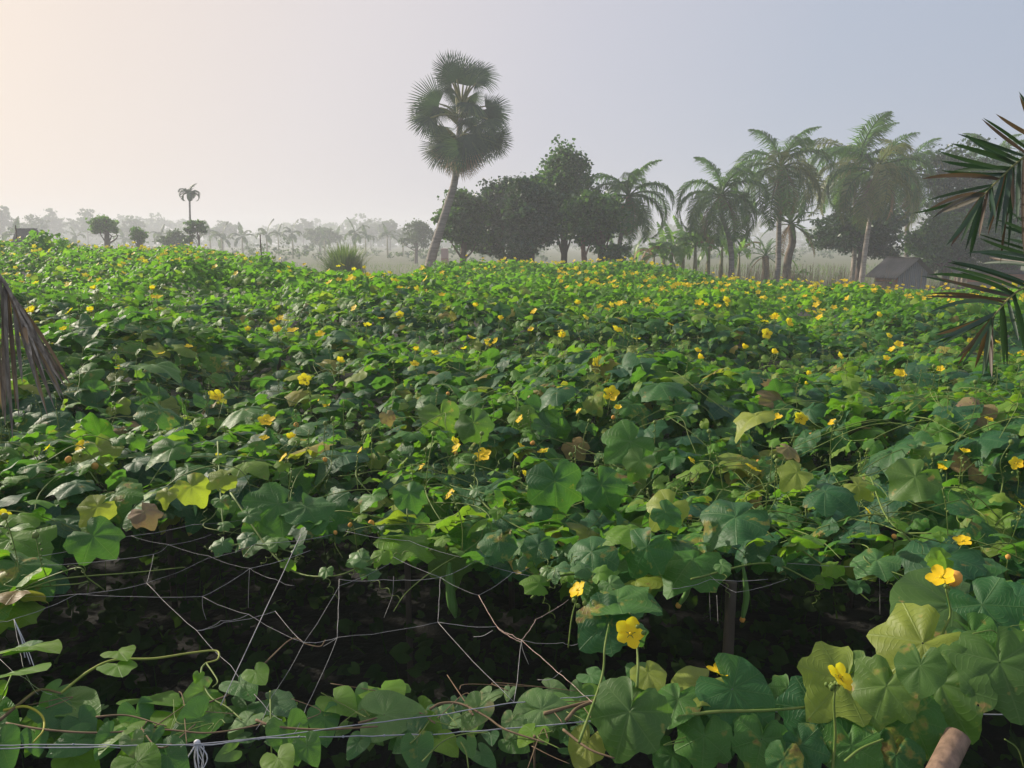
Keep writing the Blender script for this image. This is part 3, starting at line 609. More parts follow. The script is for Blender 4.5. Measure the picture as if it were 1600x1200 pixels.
ST = [[(-10,892),(60,884),'n1'],['n1','n2'],['n2','n15','n4',(-10,970)],[(25,930),'n15','n3'],['n1',(262,852),(330,835)],[(205,837),(262,850),(325,868),(390,888),(430,905),(460,915)],['n2',(325,872),(400,850,1.43),(520,835,1.45)],['n2','n5',(360,1040),(410,1098),(440,1125)],['n3','n6','n8'],['n3',(390,888),(485,860)],['n5',(345,970),'n6'],['n5',(350,972),(430,955)],['n8',(425,1088),(400,1140)],['n8','n7'],['n9','n7'],['n9',(600,905),'n10'],['n7','n11'],['n7',(478,1105),(460,1145)],['n10','n11'],[(600,862),'n10'],['n10','n12'],['n11',(777,979)],['n11','n14'],['n14','n13'],['n13',(880,1004),(905,1005)],['n12',(800,895),(840,880)],[(540,830),(640,845),(740,875),(830,900)],['n10',(740,878),(800,860)],[(430,955),'n8'],['n8',(530,915),(610,880)],[(1050,920),(1110,905),(1200,905)],[(1110,900),(1150,925),(1230,905)],[(1230,880),(1430,885)],[(1380,880),(1440,940)],[(1390,880),(1450,950)],[(60,870),(180,840),(300,820)],[(300,820),(420,805),(520,815)],[(22,967),(30,1010),(38,1050),(60,1085)],[(0,1030),(40,1060),(80,1085)]]
for s_ in ST: string([N_[p] if isinstance(p, str) else p for p in s_], r=rng.uniform(.00045, .0007), z=1.40, sag=.006)
string([(470,835,1.46),(345,1102,1.41)], .0011, sag=0); 
for s_ in ([ 'n12',(777,980),(800,992),'n13',(850,1030),(893,1068)], ['n13',(838,968),(888,937)], [(777,980),(800,996),(815,1002)], [(893,1068),(930,1100)]): string([N_[p] if isinstance(p, str) else p for p in s_], .0009, M_brownstring, z=1.40, sag=.003)
# loose ends
for a, b in (((316,932),(322,968)),((527,996),(505,1010)),((815,1000),(826,1038)),((740,995),(770,985)),((878,1048),(840,1062)),((1105,880),(1110,970)),((1120,930),(1122,975)),((1370,860),(1375,960)),((390,888),(388,950)),((615,900),(600,965))):
    A = on_z(a[0], a[1], 1.40); B = at_y(b[0], b[1], A[1]); P3 = spline([A, (A + B) / 2 + rng.normal(0, .006, 3), B], 5); mb = MB(); V, Fc = tube(P3, .0007, 3); mb.add(V - TO, Fc); link('string', mb.me('string', M_string), tre)
# front wires
string([(-60,1172),(40,1168),(190,1168),(330,1164),(420,1153),(560,1150),(680,1147),(800,1138),(960,1124),(1100,1113),(1300,1112),(1700,1120)], .0014, M_wire, z=1.385, name='wire')
string([(-60,1165),(100,1163),(190,1165),(310,1163),(430,1150),(560,1132),(680,1118),(800,1098),(900,1089),(1000,1082),(1200,1075)], .0012, M_wire, z=1.40, name='wire')
string([(1310,1158),(1400,1154),(1500,1150)], .0009, M_wire, z=1.385, name='wire')
# rag knotted on the wire
K = on_z(308, 1160, 1.39); mb = MB(); mb.add(*ball(K - TO, .0055, 8, 6, (1.3, 1, 1.1)))
for q in range(9):
    e = K + np.array([rng.normal(0, .009), -.01 + rng.normal(0, .006), rng.uniform(-.085, -.03)]); P3 = spline([K, K * .5 + e * .5 + rng.normal(0, .008, 3), e], 5); V, Fc = tube(P3, np.linspace(.0018, .0007, len(P3)), 5); mb.add(V - TO, Fc)
o = link('plastic_tie', mb.me('plastic_tie', M_rag), tre); o['label'] = 'white plastic strip knotted round the front wire'
K = on_z(22, 968, 1.4)
mb = MB()
for q in range(3): e = K + np.array([.03 + .012 * q, -.02, -.10 - .02 * q]); V, Fc = tube(spline([K, (K + e) / 2 + rng.normal(0, .005, 3), e], 4), .0012, 4); mb.add(V - TO, Fc)
link('plastic_tie', mb.me('plastic_tie', M_rag), tre)

# ------------------------------------------------------------------ climber with heart-shaped leaves on the front wire
hv = thing('heart_leaf_climber', tuple(on_z(450, 1150, 1.38) * np.array([1, 1, 0])), 'climber with heart-shaped leaves twining along the front wire', 'climber'); HO = np.array(hv.location)
HEARTME = [mesh('heart_leaf', V, Q, M_heart, uv) for V, Q, uv in HEART]
HL = [ # ax ay tx ty face mat k depthshift
 (213,1115,221,1168,.75,0,1.0),(312,1122,264,1173,.6,0,1.05),(173,1150,147,1195,.7,0,1),(120,1157,61,1188,.55,0,.95),(125,1127,141,1148,.6,0,1.2),(104,1097,162,1110,.3,0,1.0),(234,1092,292,1086,.08,1,.9),(317,1080,272,1106,.55,2,1),
 (25,1050,84,1042,.12,1,.95),(47,1010,-6,1026,.25,0,1),(48,1010,102,1030,.12,1,.95),(2,1162,18,1208,.8,0,1.1),(55,1150,64,1184,.7,0,1),(206,1158,212,1187,.6,2,1),(274,1118,302,1112,.3,1,1),(192,1140,150,1134,.25,1,1.1),(88,1078,58,1112,.5,2,1),(388,1122,350,1138,.3,2,1),(262,1180,292,1205,.6,0,1.1),(215,1190,240,1205,.4,1,1.2),
 (450,1142,466,1200,.85,0,1.1),(506,1122,510,1169,.75,0,1.15),(588,1112,595,1166,.75,2,1.1),(650,1147,597,1158,.6,0,1),(652,1168,655,1215,.85,0,1.2),(746,1107,720,1147,.75,2,1.1),(765,1085,742,1102,.35,2,1),(688,1114,690,1135,.4,0,1.4),(668,1132,692,1156,.5,1,1.1),(690,1158,719,1177,.35,1,1),(526,1093,558,1129,.35,1,1.1),(572,1085,555,1112,.6,2,1.2),(600,1117,652,1088,.6,2,1),(612,1074,650,1087,.15,1,.9),(424,1097,471,1119,.3,0,1.0),(598,1078,612,1068,.2,1,1.4),(400,1050,417,1071,.4,1,1),(800,1127,788,1156,.6,2,1.1),(435,1185,445,1205,.4,1,1.3),
 (908,1080,895,1105,.6,2,1.2),(994,1075,978,1102,.7,2,1.3),(984,1104,961,1128,.5,2,1.2),(838,1107,789,1154,.5,2,1),(846,1108,877,1077,.5,2,1),(832,1143,806,1155,.3,1,1),(836,1143,856,1151,.2,1,1),(922,1055,948,1056,.3,0,.9),(1005,1060,1035,1085,.5,0,1.2),(870,1100,900,1092,.3,0,1.1),(920,1090,945,1068,.35,1,1),(375,1068,392,1055,.3,0,1),(186,1018,200,1024,.2,1,1),(184,1040,192,1046,.2,1,1.2),(1010,1060,985,1095,.6,2,1.1),(560,1160,540,1190,.5,0,1),(80,1110,110,1128,.4,0,1),(330,1100,350,1130,.4,1,1),(-20,1120,30,1128,.4,0,1),(240,1145,228,1172,.6,0,1),(480,1165,500,1200,.6,0,1),(730,1160,742,1200,.5,0,.8),(310,1055,300,1075,.5,1,.6)]
for i_, (ax, ay, tx, ty, face, mk, k) in enumerate(HL):
    Y = on_z(ax, ay, 1.39 + .0 * i_)[1] + rng.uniform(-.02, .03) if ay > 1060 else on_z(ax, ay, 1.43)[1]
    spec_leaf(hv, HO, HEARTME[i_ % 8], ax, ay, tx, ty, Y, Y - .02 - .04 * (1 - face), face, (None, M_bright, M_heart_pale)[mk], k=k * .86)
def hstem(pts, r, mat=M_stem, z=1.395, parent=hv, org=HO, name='stem'):
    P3 = spline([on_z(p[0], p[1], p[2] if len(p) > 2 else z) for p in pts], 8); mb = MB(); V, Fc = tube(P3, np.linspace(r, r * .6, len(P3)), 6); mb.add(V - org, Fc); return link(name, mb.me(name, mat), parent)
hstem([(95,1083),(140,1048),(180,1031),(240,1029),(300,1020),(338,1017),(340,1030),(322,1036)], .0034, plain('yellow_stem', (.22, .26, .05), .6, (.30, .32, .07), 30))
hstem([(322,1036),(315,1045),(316,1065),(330,1090),(355,1105),(378,1125)], .0026); hstem([(322,1036),(332,1050),(340,1065),(332,1074)], .0022)
hstem([(320,1100),(370,1078),(420,1030),(450,1002),(465,998),(478,1006),(500,1010),(508,1000)], .0022, M_woody); hstem([(0,1125),(30,1100),(62,1078),(95,1083)], .004, M_woody)
hstem([(5,1110),(40,1104),(65,1118),(68,1140),(52,1160)], .003, plain('yellow_tendril', (.34, .32, .04), .6)); hstem([(10,1130),(70,1140),(150,1145),(250,1140),(330,1145),(420,1130)], .0024, M_woody); hstem([(150,1120),(200,1118),(260,1135)], .0022, M_woody)
hstem([(672,1108),(690,1099),(720,1100),(760,1120),(790,1140),(850,1160)], .003, M_woody); hstem([(660,1190),(690,1160),(720,1148),(762,1144)], .002); hstem([(560,1130),(640,1110),(680,1130)], .0026, M_woody); hstem([(850,1115),(930,1095),(1000,1090),(1080,1090)], .004, M_woody); hstem([(885,1125),(905,1105),(950,1092),(1010,1095)], .0045, M_woody); hstem([(835,1150),(835,1200,1.30)], .0035, M_woody); hstem([(422,1080),(423,1120),(425,1205,1.33)], .0022); hstem([(720,1160),(728,1175),(732,1200)], .002)
hstem([(880,1140),(920,1170),(960,1185)], .003, M_woody); hstem([(20,1050),(5,1085),(-5,1110)], .002); hstem([(400,1125),(430,1135),(500,1140),(590,1135)], .003, M_woody)
for q in range(36):
    a = rng.uniform(0, 1100); b = 1120 + rng.normal(0, 26); hstem([(a, b), (a + rng.normal(0, 25), b + rng.normal(0, 18)), (a + rng.normal(0, 45), b + rng.normal(0, 25))], rng.uniform(.0009, .0018), M_woody if q % 2 else M_stem, name='stem')
# small extra leaves filling the strand, and the hanging lower tangle
for q in range(70):
    a = rng.uniform(-60, 1000); b = 1135 + rng.normal(0, 26); ang = rng.uniform(0, 6.28); L = rng.uniform(18, 44); Y = on_z(a, b, 1.37)[1] + .05
    spec_leaf(hv, HO, HEARTME[q % 8], a, b, a + L * math.cos(ang), b + L * .7 * abs(math.sin(ang)), Y, Y - .02, rng.uniform(.2, .8), (None, None, M_bright, M_heart_pale)[q % 4])

# ------------------------------------------------------------------ big-leaved vine at the lower right
rv = thing('gourd_vine', tuple(on_z(1380, 1120, 1.38) * np.array([1, 1, 0])), 'gourd vine with big blotched yellow-green leaves at the lower right corner', 'vine'); RO = np.array(rv.location)
BIG = [mesh('big_leaf', V, Q, M_big, uv) for V, Q, uv in [leaf_geo('gourd', 40, 6, 520 + k, droop=.10 + .1 * (k % 3), curl=.1 * (k % 3), fold=.05, wave=.06) for k in range(6)]]
RNDB = [mesh('big_leaf', V, Q, M_big, uv) for V, Q, uv in [leaf_geo('round', 36, 6, 560 + k, droop=.15, curl=.15, fold=.08, wave=.05) for k in range(3)]]
RL = [ # ax ay tx ty Y face mat shape k
 (1490,945,1384,996,1.62,.45,None,1,1.1),(1535,945,1592,1018,1.58,.65,M_leafg,0,1.15),(1442,1005,1352,1042,1.48,.55,M_yel,0,1.05),(1492,1006,1526,1018,1.46,.4,M_heart,1,1.2),(1562,1035,1600,1160,1.38,.85,None,0,1.0),(1470,1068,1532,1180,1.40,.85,None,0,1.05),(1438,1040,1430,1106,1.36,.8,None,1,1.0),(1352,1052,1330,1100,1.42,.7,None,1,1.1),(1385,1072,1356,1150,1.37,.8,None,0,1.1),(1318,1062,1258,1128,1.42,.6,M_yel,0,1.15),(1275,1110,1225,1172,1.40,.8,M_leafg,0,1.15),(1425,1122,1462,1205,1.36,.8,M_leafg,0,1.1),(1144,1077,1212,1142,1.42,.7,M_leafg,1,1.25),(1127,1137,1100,1176,1.38,.7,M_leafg,0,1.1),(1100,1150,1095,1225,1.36,.85,M_leafg,0,1.15),(1096,1068,1045,1080,1.46,.35,M_yel,1,1.0),(1040,1088,1075,1084,1.44,.3,M_leafg,0,.9),(984,1112,955,1192,1.36,.85,None,0,1.35),(918,1160,893,1204,1.40,.6,M_yel,1,1.0),(948,972,892,1014,1.62,.75,M_leafg,0,1.1),(952,968,975,1005,1.62,.8,M_leafg,0,.9),(965,938,1050,964,1.66,.28,M_leafg,0,1.0),(1060,1092,1040,1105,1.42,.4,M_leafg,1,1.1),(1190,1155,1180,1225,1.34,.85,M_leafg,0,1.2),(1250,1165,1275,1230,1.33,.85,M_leafg,0,1.2),(1330,1165,1345,1240,1.32,.85,M_leafg,0,1.2),(1400,1180,1390,1250,1.32,.85,M_leafg,0,1.1),(1590,935,1640,960,1.62,.4,M_leafg,1,1.4),(1580,925,1540,935,1.66,.3,M_bright,1,1.0),(1160,1110,1130,1150,1.45,.8,M_leafg,0,.9),(1340,1120,1300,1170,1.42,.85,M_leafg,0,1.2),(1500,1060,1540,1100,1.46,.8,M_leafg,0,1.1),(1600,1060,1650,1130,1.36,.8,M_leafg,0,1.2),(1230,1075,1210,1100,1.50,.5,M_leafg,0,.8),(1520,990,1560,1050,1.54,.75,M_leafg,0,1.1),(1225,1185,1215,1230,1.30,.8,M_leafg,1,1.0),(1050,1180,1040,1220,1.40,.8,M_leafg,1,1.2),(1012,1052,1030,1064,1.5,.4,M_yel,1,1.0)]
for i_, (ax, ay, tx, ty, Y, face, mat, sh, k) in enumerate(RL):
    spec_leaf(rv, RO, (RNDB[i_ % 3] if sh else BIG[i_ % 6]), ax, ay, tx, ty, Y, Y - .05 - .03 * (1 - face), face, mat, k=k * .76)
def rstem(pts, r, mat=M_stem, name='stem'):
    P3 = spline([at_y(*p) for p in pts], 8); mb = MB(); V, Fc = tube(P3, np.linspace(r, r * .6, len(P3)), 6); mb.add(V - RO, Fc); return link(name, mb.me(name, mat), rv)
rstem([(1300,1210,1.30),(1305,1150,1.32),(1303,1100,1.33),(1306,1068,1.34)], .0030); rstem([(1475,1100,1.44),(1472,1000,1.5),(1485,960,1.52),(1478,920,1.53)], .0032); rstem([(995,1075,1.42),(997,1040,1.45),(995,1005,1.5)], .0034); rstem([(905,1160,1.3),(940,1060,1.45),(945,1010,1.5),(952,972,1.6)], .003)
rstem([(1590,1060,1.4),(1575,1030,1.45),(1600,985,1.5),(1640,960,1.5)], .003, name='stem'); rstem([(1520,990,1.42),(1550,985,1.42),(1565,995,1.42),(1575,980,1.42),(1612,975,1.42)], .0012, name='tendril'); rstem([(1060,1120,1.38),(1120,1112,1.38),(1200,1110,1.38),(1260,1105,1.4)], .004); rstem([(1320,1190,1.26),(1345,1170,1.27),(1380,1155,1.28)], .003); rstem([(1570,1155,1.2),(1590,1170,1.2),(1600,1200,1.2)], .0014, name='tendril')
for px_, py_, Y, s, n, T in ((1470,902,1.53,.031,(-.55,-.25,.85),(1,0,.3)),(1312,1058,1.34,.030,(.5,-.55,.9),(1,0,0)),(1122,1049,1.46,.026,(.1,.1,1),(1,0,0)),(1487,1030,1.5,.018,(0,-1,.3),(1,0,0))):
    P = at_y(px_, py_, Y); o = place('flower', core_me, rv, P, n, T, s, org=RO)
    for k in range(5): link('petal', petal_me[k % 2], o, M4(rotz(k * 1.2566 + .05 * k), (0, 0, 0)))
place('wilted_flower', wilt_me, rv, at_y(1491, 904, 1.54), (.6, 0, 1), (0, 0, 1), .017, org=RO)
for c in ((1478, 918, 1.53), (1303, 1068, 1.34), (1298, 1071, 1.34), (1005, 985, 1.5)):
    for q in range(4): 
        mb = MB(); mb.add(*ball(at_y(*c) - RO + rng.normal(0, .006, 3), .005, 6, 4)); link('bud', mb.me('bud', M_stem), rv)

# ------------------------------------------------------------------ trees
def qleaf(n, P, size, up=.5, asp=.42, mb=None, rnd=None, bend=True):
    """n small folded leaves (two quads each) at the points P"""
    Nn = rng.normal(0, .7, (n, 3)); Nn[:, 2] += up; T = rng.normal(0, 1, (n, 3)); T[:, 2] -= .5
    R = frames(Nn, T) * (size * rng.uniform(.6, 1.3, n))[:, None, None]
    b = np.array([[0, -.5, 0], [asp, -.05, .12], [0, .5, -.1], [-asp, -.05, .12]])
    A = np.einsum('mij,vj->mvi', R, b) + P[:, None]; i = np.arange(n)[:, None] * 4
    Fc = np.concatenate([i + np.array([[0, 1, 2]]), i + np.array([[0, 2, 3]])])
    mb.add(A.reshape(-1, 3), Fc, np.repeat(rng.random(n) if rnd is None else rnd, 4))
def blobs_crown(org, blobs, nleaf, size, mat, mb=None, clus=26, spread=.16, inner=.25):
    """leaf clumps spread through the given ellipsoids; returns the clump centres"""
    mb = mb or MB(); vol = np.array([b[1][0] * b[1][1] * b[1][2] for b in blobs]) ** .67; vol /= vol.sum(); cents = []
    for (c, r), w in zip(blobs, vol):
        nc = max(4, int(nleaf * w / clus)); d = nrm(rng.normal(0, 1, (nc, 3))); rad = np.where(rng.random(nc) < inner, rng.uniform(.3, .8, nc), rng.uniform(.82, 1.08, nc))
        rad = rad * (1 + .30 * (vnoise(d[:, 0] * 3.1 + c[0], d[:, 2] * 3.1 + c[2], 31) - .5) * 2)
        C = np.array(c) + d * rad[:, None] * np.array(r); C = C[C[:, 2] > -.2 + 0 * C[:, 2]] if 0 else C; cents.append(C)
        sz = rng.uniform(.6, 1.4, len(C)); k = np.repeat(np.arange(len(C)), clus)
        off = rng.normal(0, 1, (len(k), 3)) * np.array([1, 1, .6]) * spread * (np.mean(r) ** .5) * sz[k][:, None]
        tone = np.clip(.45 + .30 * rng.normal(0, 1, len(C)), 0, .99)
        qleaf(len(k), C[k] + off, size, mb=mb, rnd=np.clip(tone[k] + rng.normal(0, .12, len(k)), 0, .99))
    return mb, np.vstack(cents)
def tree(name, base, label, cat, blobs, trunk_r, forks, nleaf=7000, size=.19, mat=None, bark=None, group=None, limbs=14, clus=30, spread=.20, inner=.3, trunks=1):
    """base: world point on the ground; blobs, forks in metres from the base"""
    t = thing(name, base, label, cat, group); mb, C = blobs_crown(base, blobs, nleaf, size, mat, clus=clus, spread=spread, inner=inner)
    tm = MB(); zt = forks[-1][2]
    V, Fc = tube(spline([(0, 0, -.1)] + list(forks), 6), np.linspace(trunk_r * 1.25, trunk_r * .6, 6 * len(forks) + 1), 9); tm.add(V, Fc); link('trunk', tm.me('trunk', bark or M_barkd), t)
    for q in range(limbs):
        e = C[rng.integers(len(C))] * np.array([.85, .85, .92]); f = np.array(forks[rng.integers(len(forks))]); 
        if e[2] < f[2] * .5: continue
        m_ = f * .5 + e * .5 + rng.normal(0, .15, 3) + np.array([0, 0, .1]); lm = MB(); V, Fc = tube(spline([f, m_, e], 5), np.linspace(trunk_r * .42, trunk_r * .07, 11), 5); lm.add(V, Fc)
        for _ in range(3):
            e2 = e + rng.normal(0, .22, 3); V, Fc = tube([m_ * .4 + e * .6, e2], [trunk_r * .14, trunk_r * .04], 4); lm.add(V, Fc)
        link('limb', lm.me('limb', bark or M_barkd), t)
    link('crown', mb.me('crown', mat or M_tree), t); return t
def gp(px, Yd):            # ground point below an image column
    p = at_y(px, 400, Yd); return np.array([p[0], Yd, 0.0])
def H(py, Yd): return float(at_y(800, py, Yd)[2])
def Wd(w, Yd): return w / F * Yd

# orchard trees behind the canopy, left to right
def orchard(px, top, w, Yd, label, lowest, nleaf, extra=(), mat=None, group='broad-leaved trees in the middle', **k):
    b = gp(px, Yd); h = H(top, Yd); lo = H(lowest, Yd); r = Wd(w, Yd) / 2; zc = (h + lo) / 2; rz = (h - lo) / 2
    bl = [((0, 0, zc + .25 * rz), (r * .52, r * .52, rz * .76)), ((rng.normal(0, .2) * r, 0, h - rz * .35), (r * .38, r * .4, rz * .38))]
    for q in range(10):
        a = rng.uniform(0, 6.28); z = lo + (h - lo) * rng.uniform(.15, .8); s = rng.uniform(.22, .44); rr = r * (1 - s) * (1.0 - .5 * abs((z - zc) / rz)); bl.append(((math.cos(a) * rr, math.sin(a) * rr * .9, z), (r * s, r * s, rz * s * .9)))
    bl += list(extra); return tree('broadleaf_tree', b, label, 'tree', bl, .16, [(.05, 0, lo * .6 + .5), (.1, .05, lo + rz * .6), (.05, 0, zc)], nleaf, mat=mat, group=group, **k)
orchard(722, 298, 88, 36.5, 'low broad-leaved tree right behind the trunk of the tall fan palm', 402, 9000, trunks=1)
orchard(782, 278, 105, 39, 'round broad-leaved tree second from the fan palm in the grove', 408, 11000, mat=M_tree_dark)
orchard(880, 236, 128, 38, 'tallest broad-leaved tree with a thick dark crown in the middle of the grove', 402, 16000)
orchard(828, 282, 90, 35, 'dense dark tree with its crown down to the vines before the tallest tree', 418, 11000, mat=M_tree_dark)
orchard(938, 300, 88, 34.5, 'broad-leaved tree with a red brown trunk left of the first coconut palm', 384, 8000, mat=M_tree, extra=[((Wd(20, 34.5), -.1, H(395, 34.5)), (.7, .6, .35))])
bt = gp(914, 35); tree('broadleaf_tree', bt, 'slim tree whose bare red trunk shows under the grove', 'tree', [((0, 0, H(340, 35)), (1.0, 1.0, .8))], .12, [(-.05, 0, .8), (0, 0, 1.6), (-.2, 0, 2.6)], 2500, bark=plain('red_bark', (.22, .12, .09), .9, (.34, .20, .15), 5), group='broad-leaved trees in the middle')
# dark trees by the shed
orchard(1343, 325, 150, 41, 'dark spreading tree behind the two pale coconut trunks beside the shed', 412, 13000, mat=M_tree_dark, group='dark trees on the right')
orchard(1500, 232, 150, 43, 'tall dark tree behind the palm fronds on the right', 400, 17000, mat=M_tree_dark, group='dark trees on the right')
orchard(1590, 240, 140, 40, 'dark tree at the right edge of the picture', 415, 13000, mat=M_tree_dark, group='dark trees on the right')
orchard(1480, 335, 130, 37, 'rounded olive green tree right of the shed', 425, 13000, mat=M_tree, group='dark trees on the right')
orchard(1570, 360, 110, 36, 'low olive green tree behind the second roof at the right', 430, 9000, mat=M_tree, group='dark trees on the right')
orchard(1690, 290, 150, 40, 'dark tree just past the right edge', 415, 6000, mat=M_tree_dark, group='dark trees on the right')
# smaller trees on the left
orchard(650, 347, 62, 80, 'small rounded grey green tree just left of the leaning palm trunk', 392, 5000, mat=M_tree_far, group='small trees in the misty field', size=.2)
orchard(168, 340, 40, 48, 'small bushy tree with a fresh green crown on the left', 368, 3500, mat=M_fresh, group='small trees in the misty field', size=.17)
orchard(218, 357, 24, 48, 'slender pale green young tree left of the areca palm', 378, 1200, mat=M_fresh, group='small trees in the misty field', size=.2)
orchard(273, 362, 48, 62, 'wide low bush left of the umbrella shaped tree', 388, 3500, mat=M_tree_far, group='small trees in the misty field', size=.2)
b = gp(308, 50); tree('broadleaf_tree', b, 'umbrella shaped tree on two thin trunks below the areca palm', 'tree', [((.1, 0, H(350, 50)), (.5, .5, .18)), ((-.3, 0, H(360, 50)), (.35, .4, .16)), ((.45, 0, H(358, 50)), (.25, .4, .2)), ((-.4, 0, H(374, 50)), (.25, .3, .25))], .07, [(.1, 0, 1.4), (.2, 0, 2.4), (.1, 0, 3)], 2200, size=.17, spread=.14, mat=M_tree, group='small trees in the misty field')
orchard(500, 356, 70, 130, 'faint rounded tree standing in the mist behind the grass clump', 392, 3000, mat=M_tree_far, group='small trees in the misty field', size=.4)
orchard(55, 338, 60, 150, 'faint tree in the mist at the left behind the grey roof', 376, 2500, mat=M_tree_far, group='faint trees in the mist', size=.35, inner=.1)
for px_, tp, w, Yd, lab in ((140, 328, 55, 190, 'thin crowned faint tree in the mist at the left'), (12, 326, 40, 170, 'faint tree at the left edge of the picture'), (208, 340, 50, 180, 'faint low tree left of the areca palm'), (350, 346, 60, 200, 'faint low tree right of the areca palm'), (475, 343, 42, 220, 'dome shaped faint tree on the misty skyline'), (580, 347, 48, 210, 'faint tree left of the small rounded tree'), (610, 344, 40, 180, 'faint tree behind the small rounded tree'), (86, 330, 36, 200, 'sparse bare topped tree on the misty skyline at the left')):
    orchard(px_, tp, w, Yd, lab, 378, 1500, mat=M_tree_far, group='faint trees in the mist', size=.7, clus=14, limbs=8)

# far wood on the skyline
mb = MB(); bl = []
for px_ in np.arange(-300, 1900, 11):
    Yd = rng.uniform(250, 340); tp = 353 + 7 * math.sin(px_ * .021) - (5 if 0 < px_ < 300 else 0) + rng.normal(0, 2.8); 
    b = gp(px_, Yd); h = H(tp, Yd); r = rng.uniform(4, 7.5); bl.append(((b[0], b[1], h - r * .55), (r, r * .8, r * .62))); bl.append(((b[0] + rng.normal(0, 2), b[1] - 2, h * .4), (r * 1.1, r, h * .42)))
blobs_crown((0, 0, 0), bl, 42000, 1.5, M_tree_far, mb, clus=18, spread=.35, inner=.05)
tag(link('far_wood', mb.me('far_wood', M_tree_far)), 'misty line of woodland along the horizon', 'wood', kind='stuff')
# mid-distance scrub
mb = MB(); bl = []
for q in range(120):
    Yd = rng.uniform(80, 190); px_ = rng.uniform(-200, 1800); b = gp(px_, Yd); r = rng.uniform(.9, 2.4); bl.append(((b[0], b[1], r * .4), (r * 1.5, r, r * .55)))
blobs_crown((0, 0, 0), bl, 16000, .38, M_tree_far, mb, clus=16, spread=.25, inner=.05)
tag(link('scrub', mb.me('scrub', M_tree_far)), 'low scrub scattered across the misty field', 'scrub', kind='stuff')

# ------------------------------------------------------------------ coconut palms
def frond_geo(L, e0, bendk, nl=70, ll=1.15, w=.056, hang=.6, seed=0, fluff=.1):
    """a pinnate frond in the XZ plane starting along +X at elevation e0"""
    r = np.random.default_rng(seed); n = 16; P = [np.zeros(3)]; e = e0
    for k in range(n): P.append(P[-1] + np.array([math.cos(e), 0, math.sin(e)]) * L / n); e -= bendk / n * (1 + 1.2 * k / n)
    P = np.array(P); mb = MB(); V, Fc = tube(P, np.linspace(.045, .008, n + 1) * w / .045, 4); mb.add(V, Fc, .6)
    T = nrm(np.gradient(P, axis=0)); base = 0
    for s in (-1, 1):
        t = np.linspace(.14, .99, nl) + r.normal(0, .004, nl); q = t * n; i0 = np.clip(q.astype(int), 0, n - 1); fr = (q - i0)[:, None]
        B = P[i0] * (1 - fr) + P[i0 + 1] * fr; D = T[i0]
        ln = ll * np.clip(np.sin(np.clip((t - .05) / .95, 0, 1) ** .75 * np.pi * .93 + .12), .12, 1) * r.uniform(.82, 1.1, nl)
        side = np.array([0, s, 0.]); hg = hang * r.uniform(.6, 1.4, nl)
        d1 = nrm(side * .9 + D * .75 + np.array([0, 0, .12]) + r.normal(0, fluff, (nl, 3)))
        d2 = nrm(side * .35 + D * .35 + np.array([0, 0, -1.0]) * 1.0 + r.normal(0, fluff, (nl, 3)))
        M1 = B + d1 * (ln * .42)[:, None]; dm = nrm(d1 * (1 - hg)[:, None] + d2 * hg[:, None]); E = M1 + dm * (ln * .58)[:, None]
        wv = nrm(D * .8 + np.array([0, 0, .35 * s]))
        h = w / 2; A = np.stack([B - wv * h * .6, B + wv * h * .6, M1 - wv * h, M1 + wv * h, E], 1)
        ii = np.arange(nl)[:, None] * 5; mb.add(A.reshape(-1, 3), [ii + np.array([[0, 1, 3, 2]]), ii + np.array([[2, 3, 4]])], np.repeat(np.clip(.4 + .25 * r.normal(0, 1, nl), 0, .99), 5))
    return mb
FR = []
for k, (e0, bk, hg, L) in enumerate(((80, .9, .55, 3.0), (62, 1.45, .7, 3.4), (45, 1.75, .8, 3.7), (28, 2.0, .9, 3.9), (8, 1.9, .95, 3.8), (-14, 1.3, .8, 3.5), (-42, .9, .6, 3.1), (52, 2.0, .75, 3.6), (18, 2.0, .9, 3.7))):
    FR.append((math.radians(e0), frond_geo(L, math.radians(e0), bk, hang=hg, seed=k).me('frond', M_coco)))
def fronds(t, top, s, n, seed, mats=(None,), low=-.5, dead=2, elev=None):
    r = random.Random(seed); c = 0
    for k in range(n):
        f = k / (n - 1); e = math.radians(84 - 118 * f ** .85); j = min(range(len(FR)), key=lambda i: abs(FR[i][0] - e) + r.uniform(0, .35)); az = k * 2.39996 + r.uniform(-.25, .25)
        R = rotz(az) @ rotx(r.uniform(-.25, .25)) * s * r.uniform(.88, 1.08); o = link('frond', FR[j][1], t, M4(R, top)); m_ = mats[r.randrange(len(mats))]
        if m_: slotmat(o, m_)
    for k in range(dead):
        o = link('frond', FR[6][1], t, M4(rotz(r.uniform(0, 6.28)) * s * .8, top)); slotmat(o, M_coco_dead); o['label'] = 'dry brown frond hanging down'
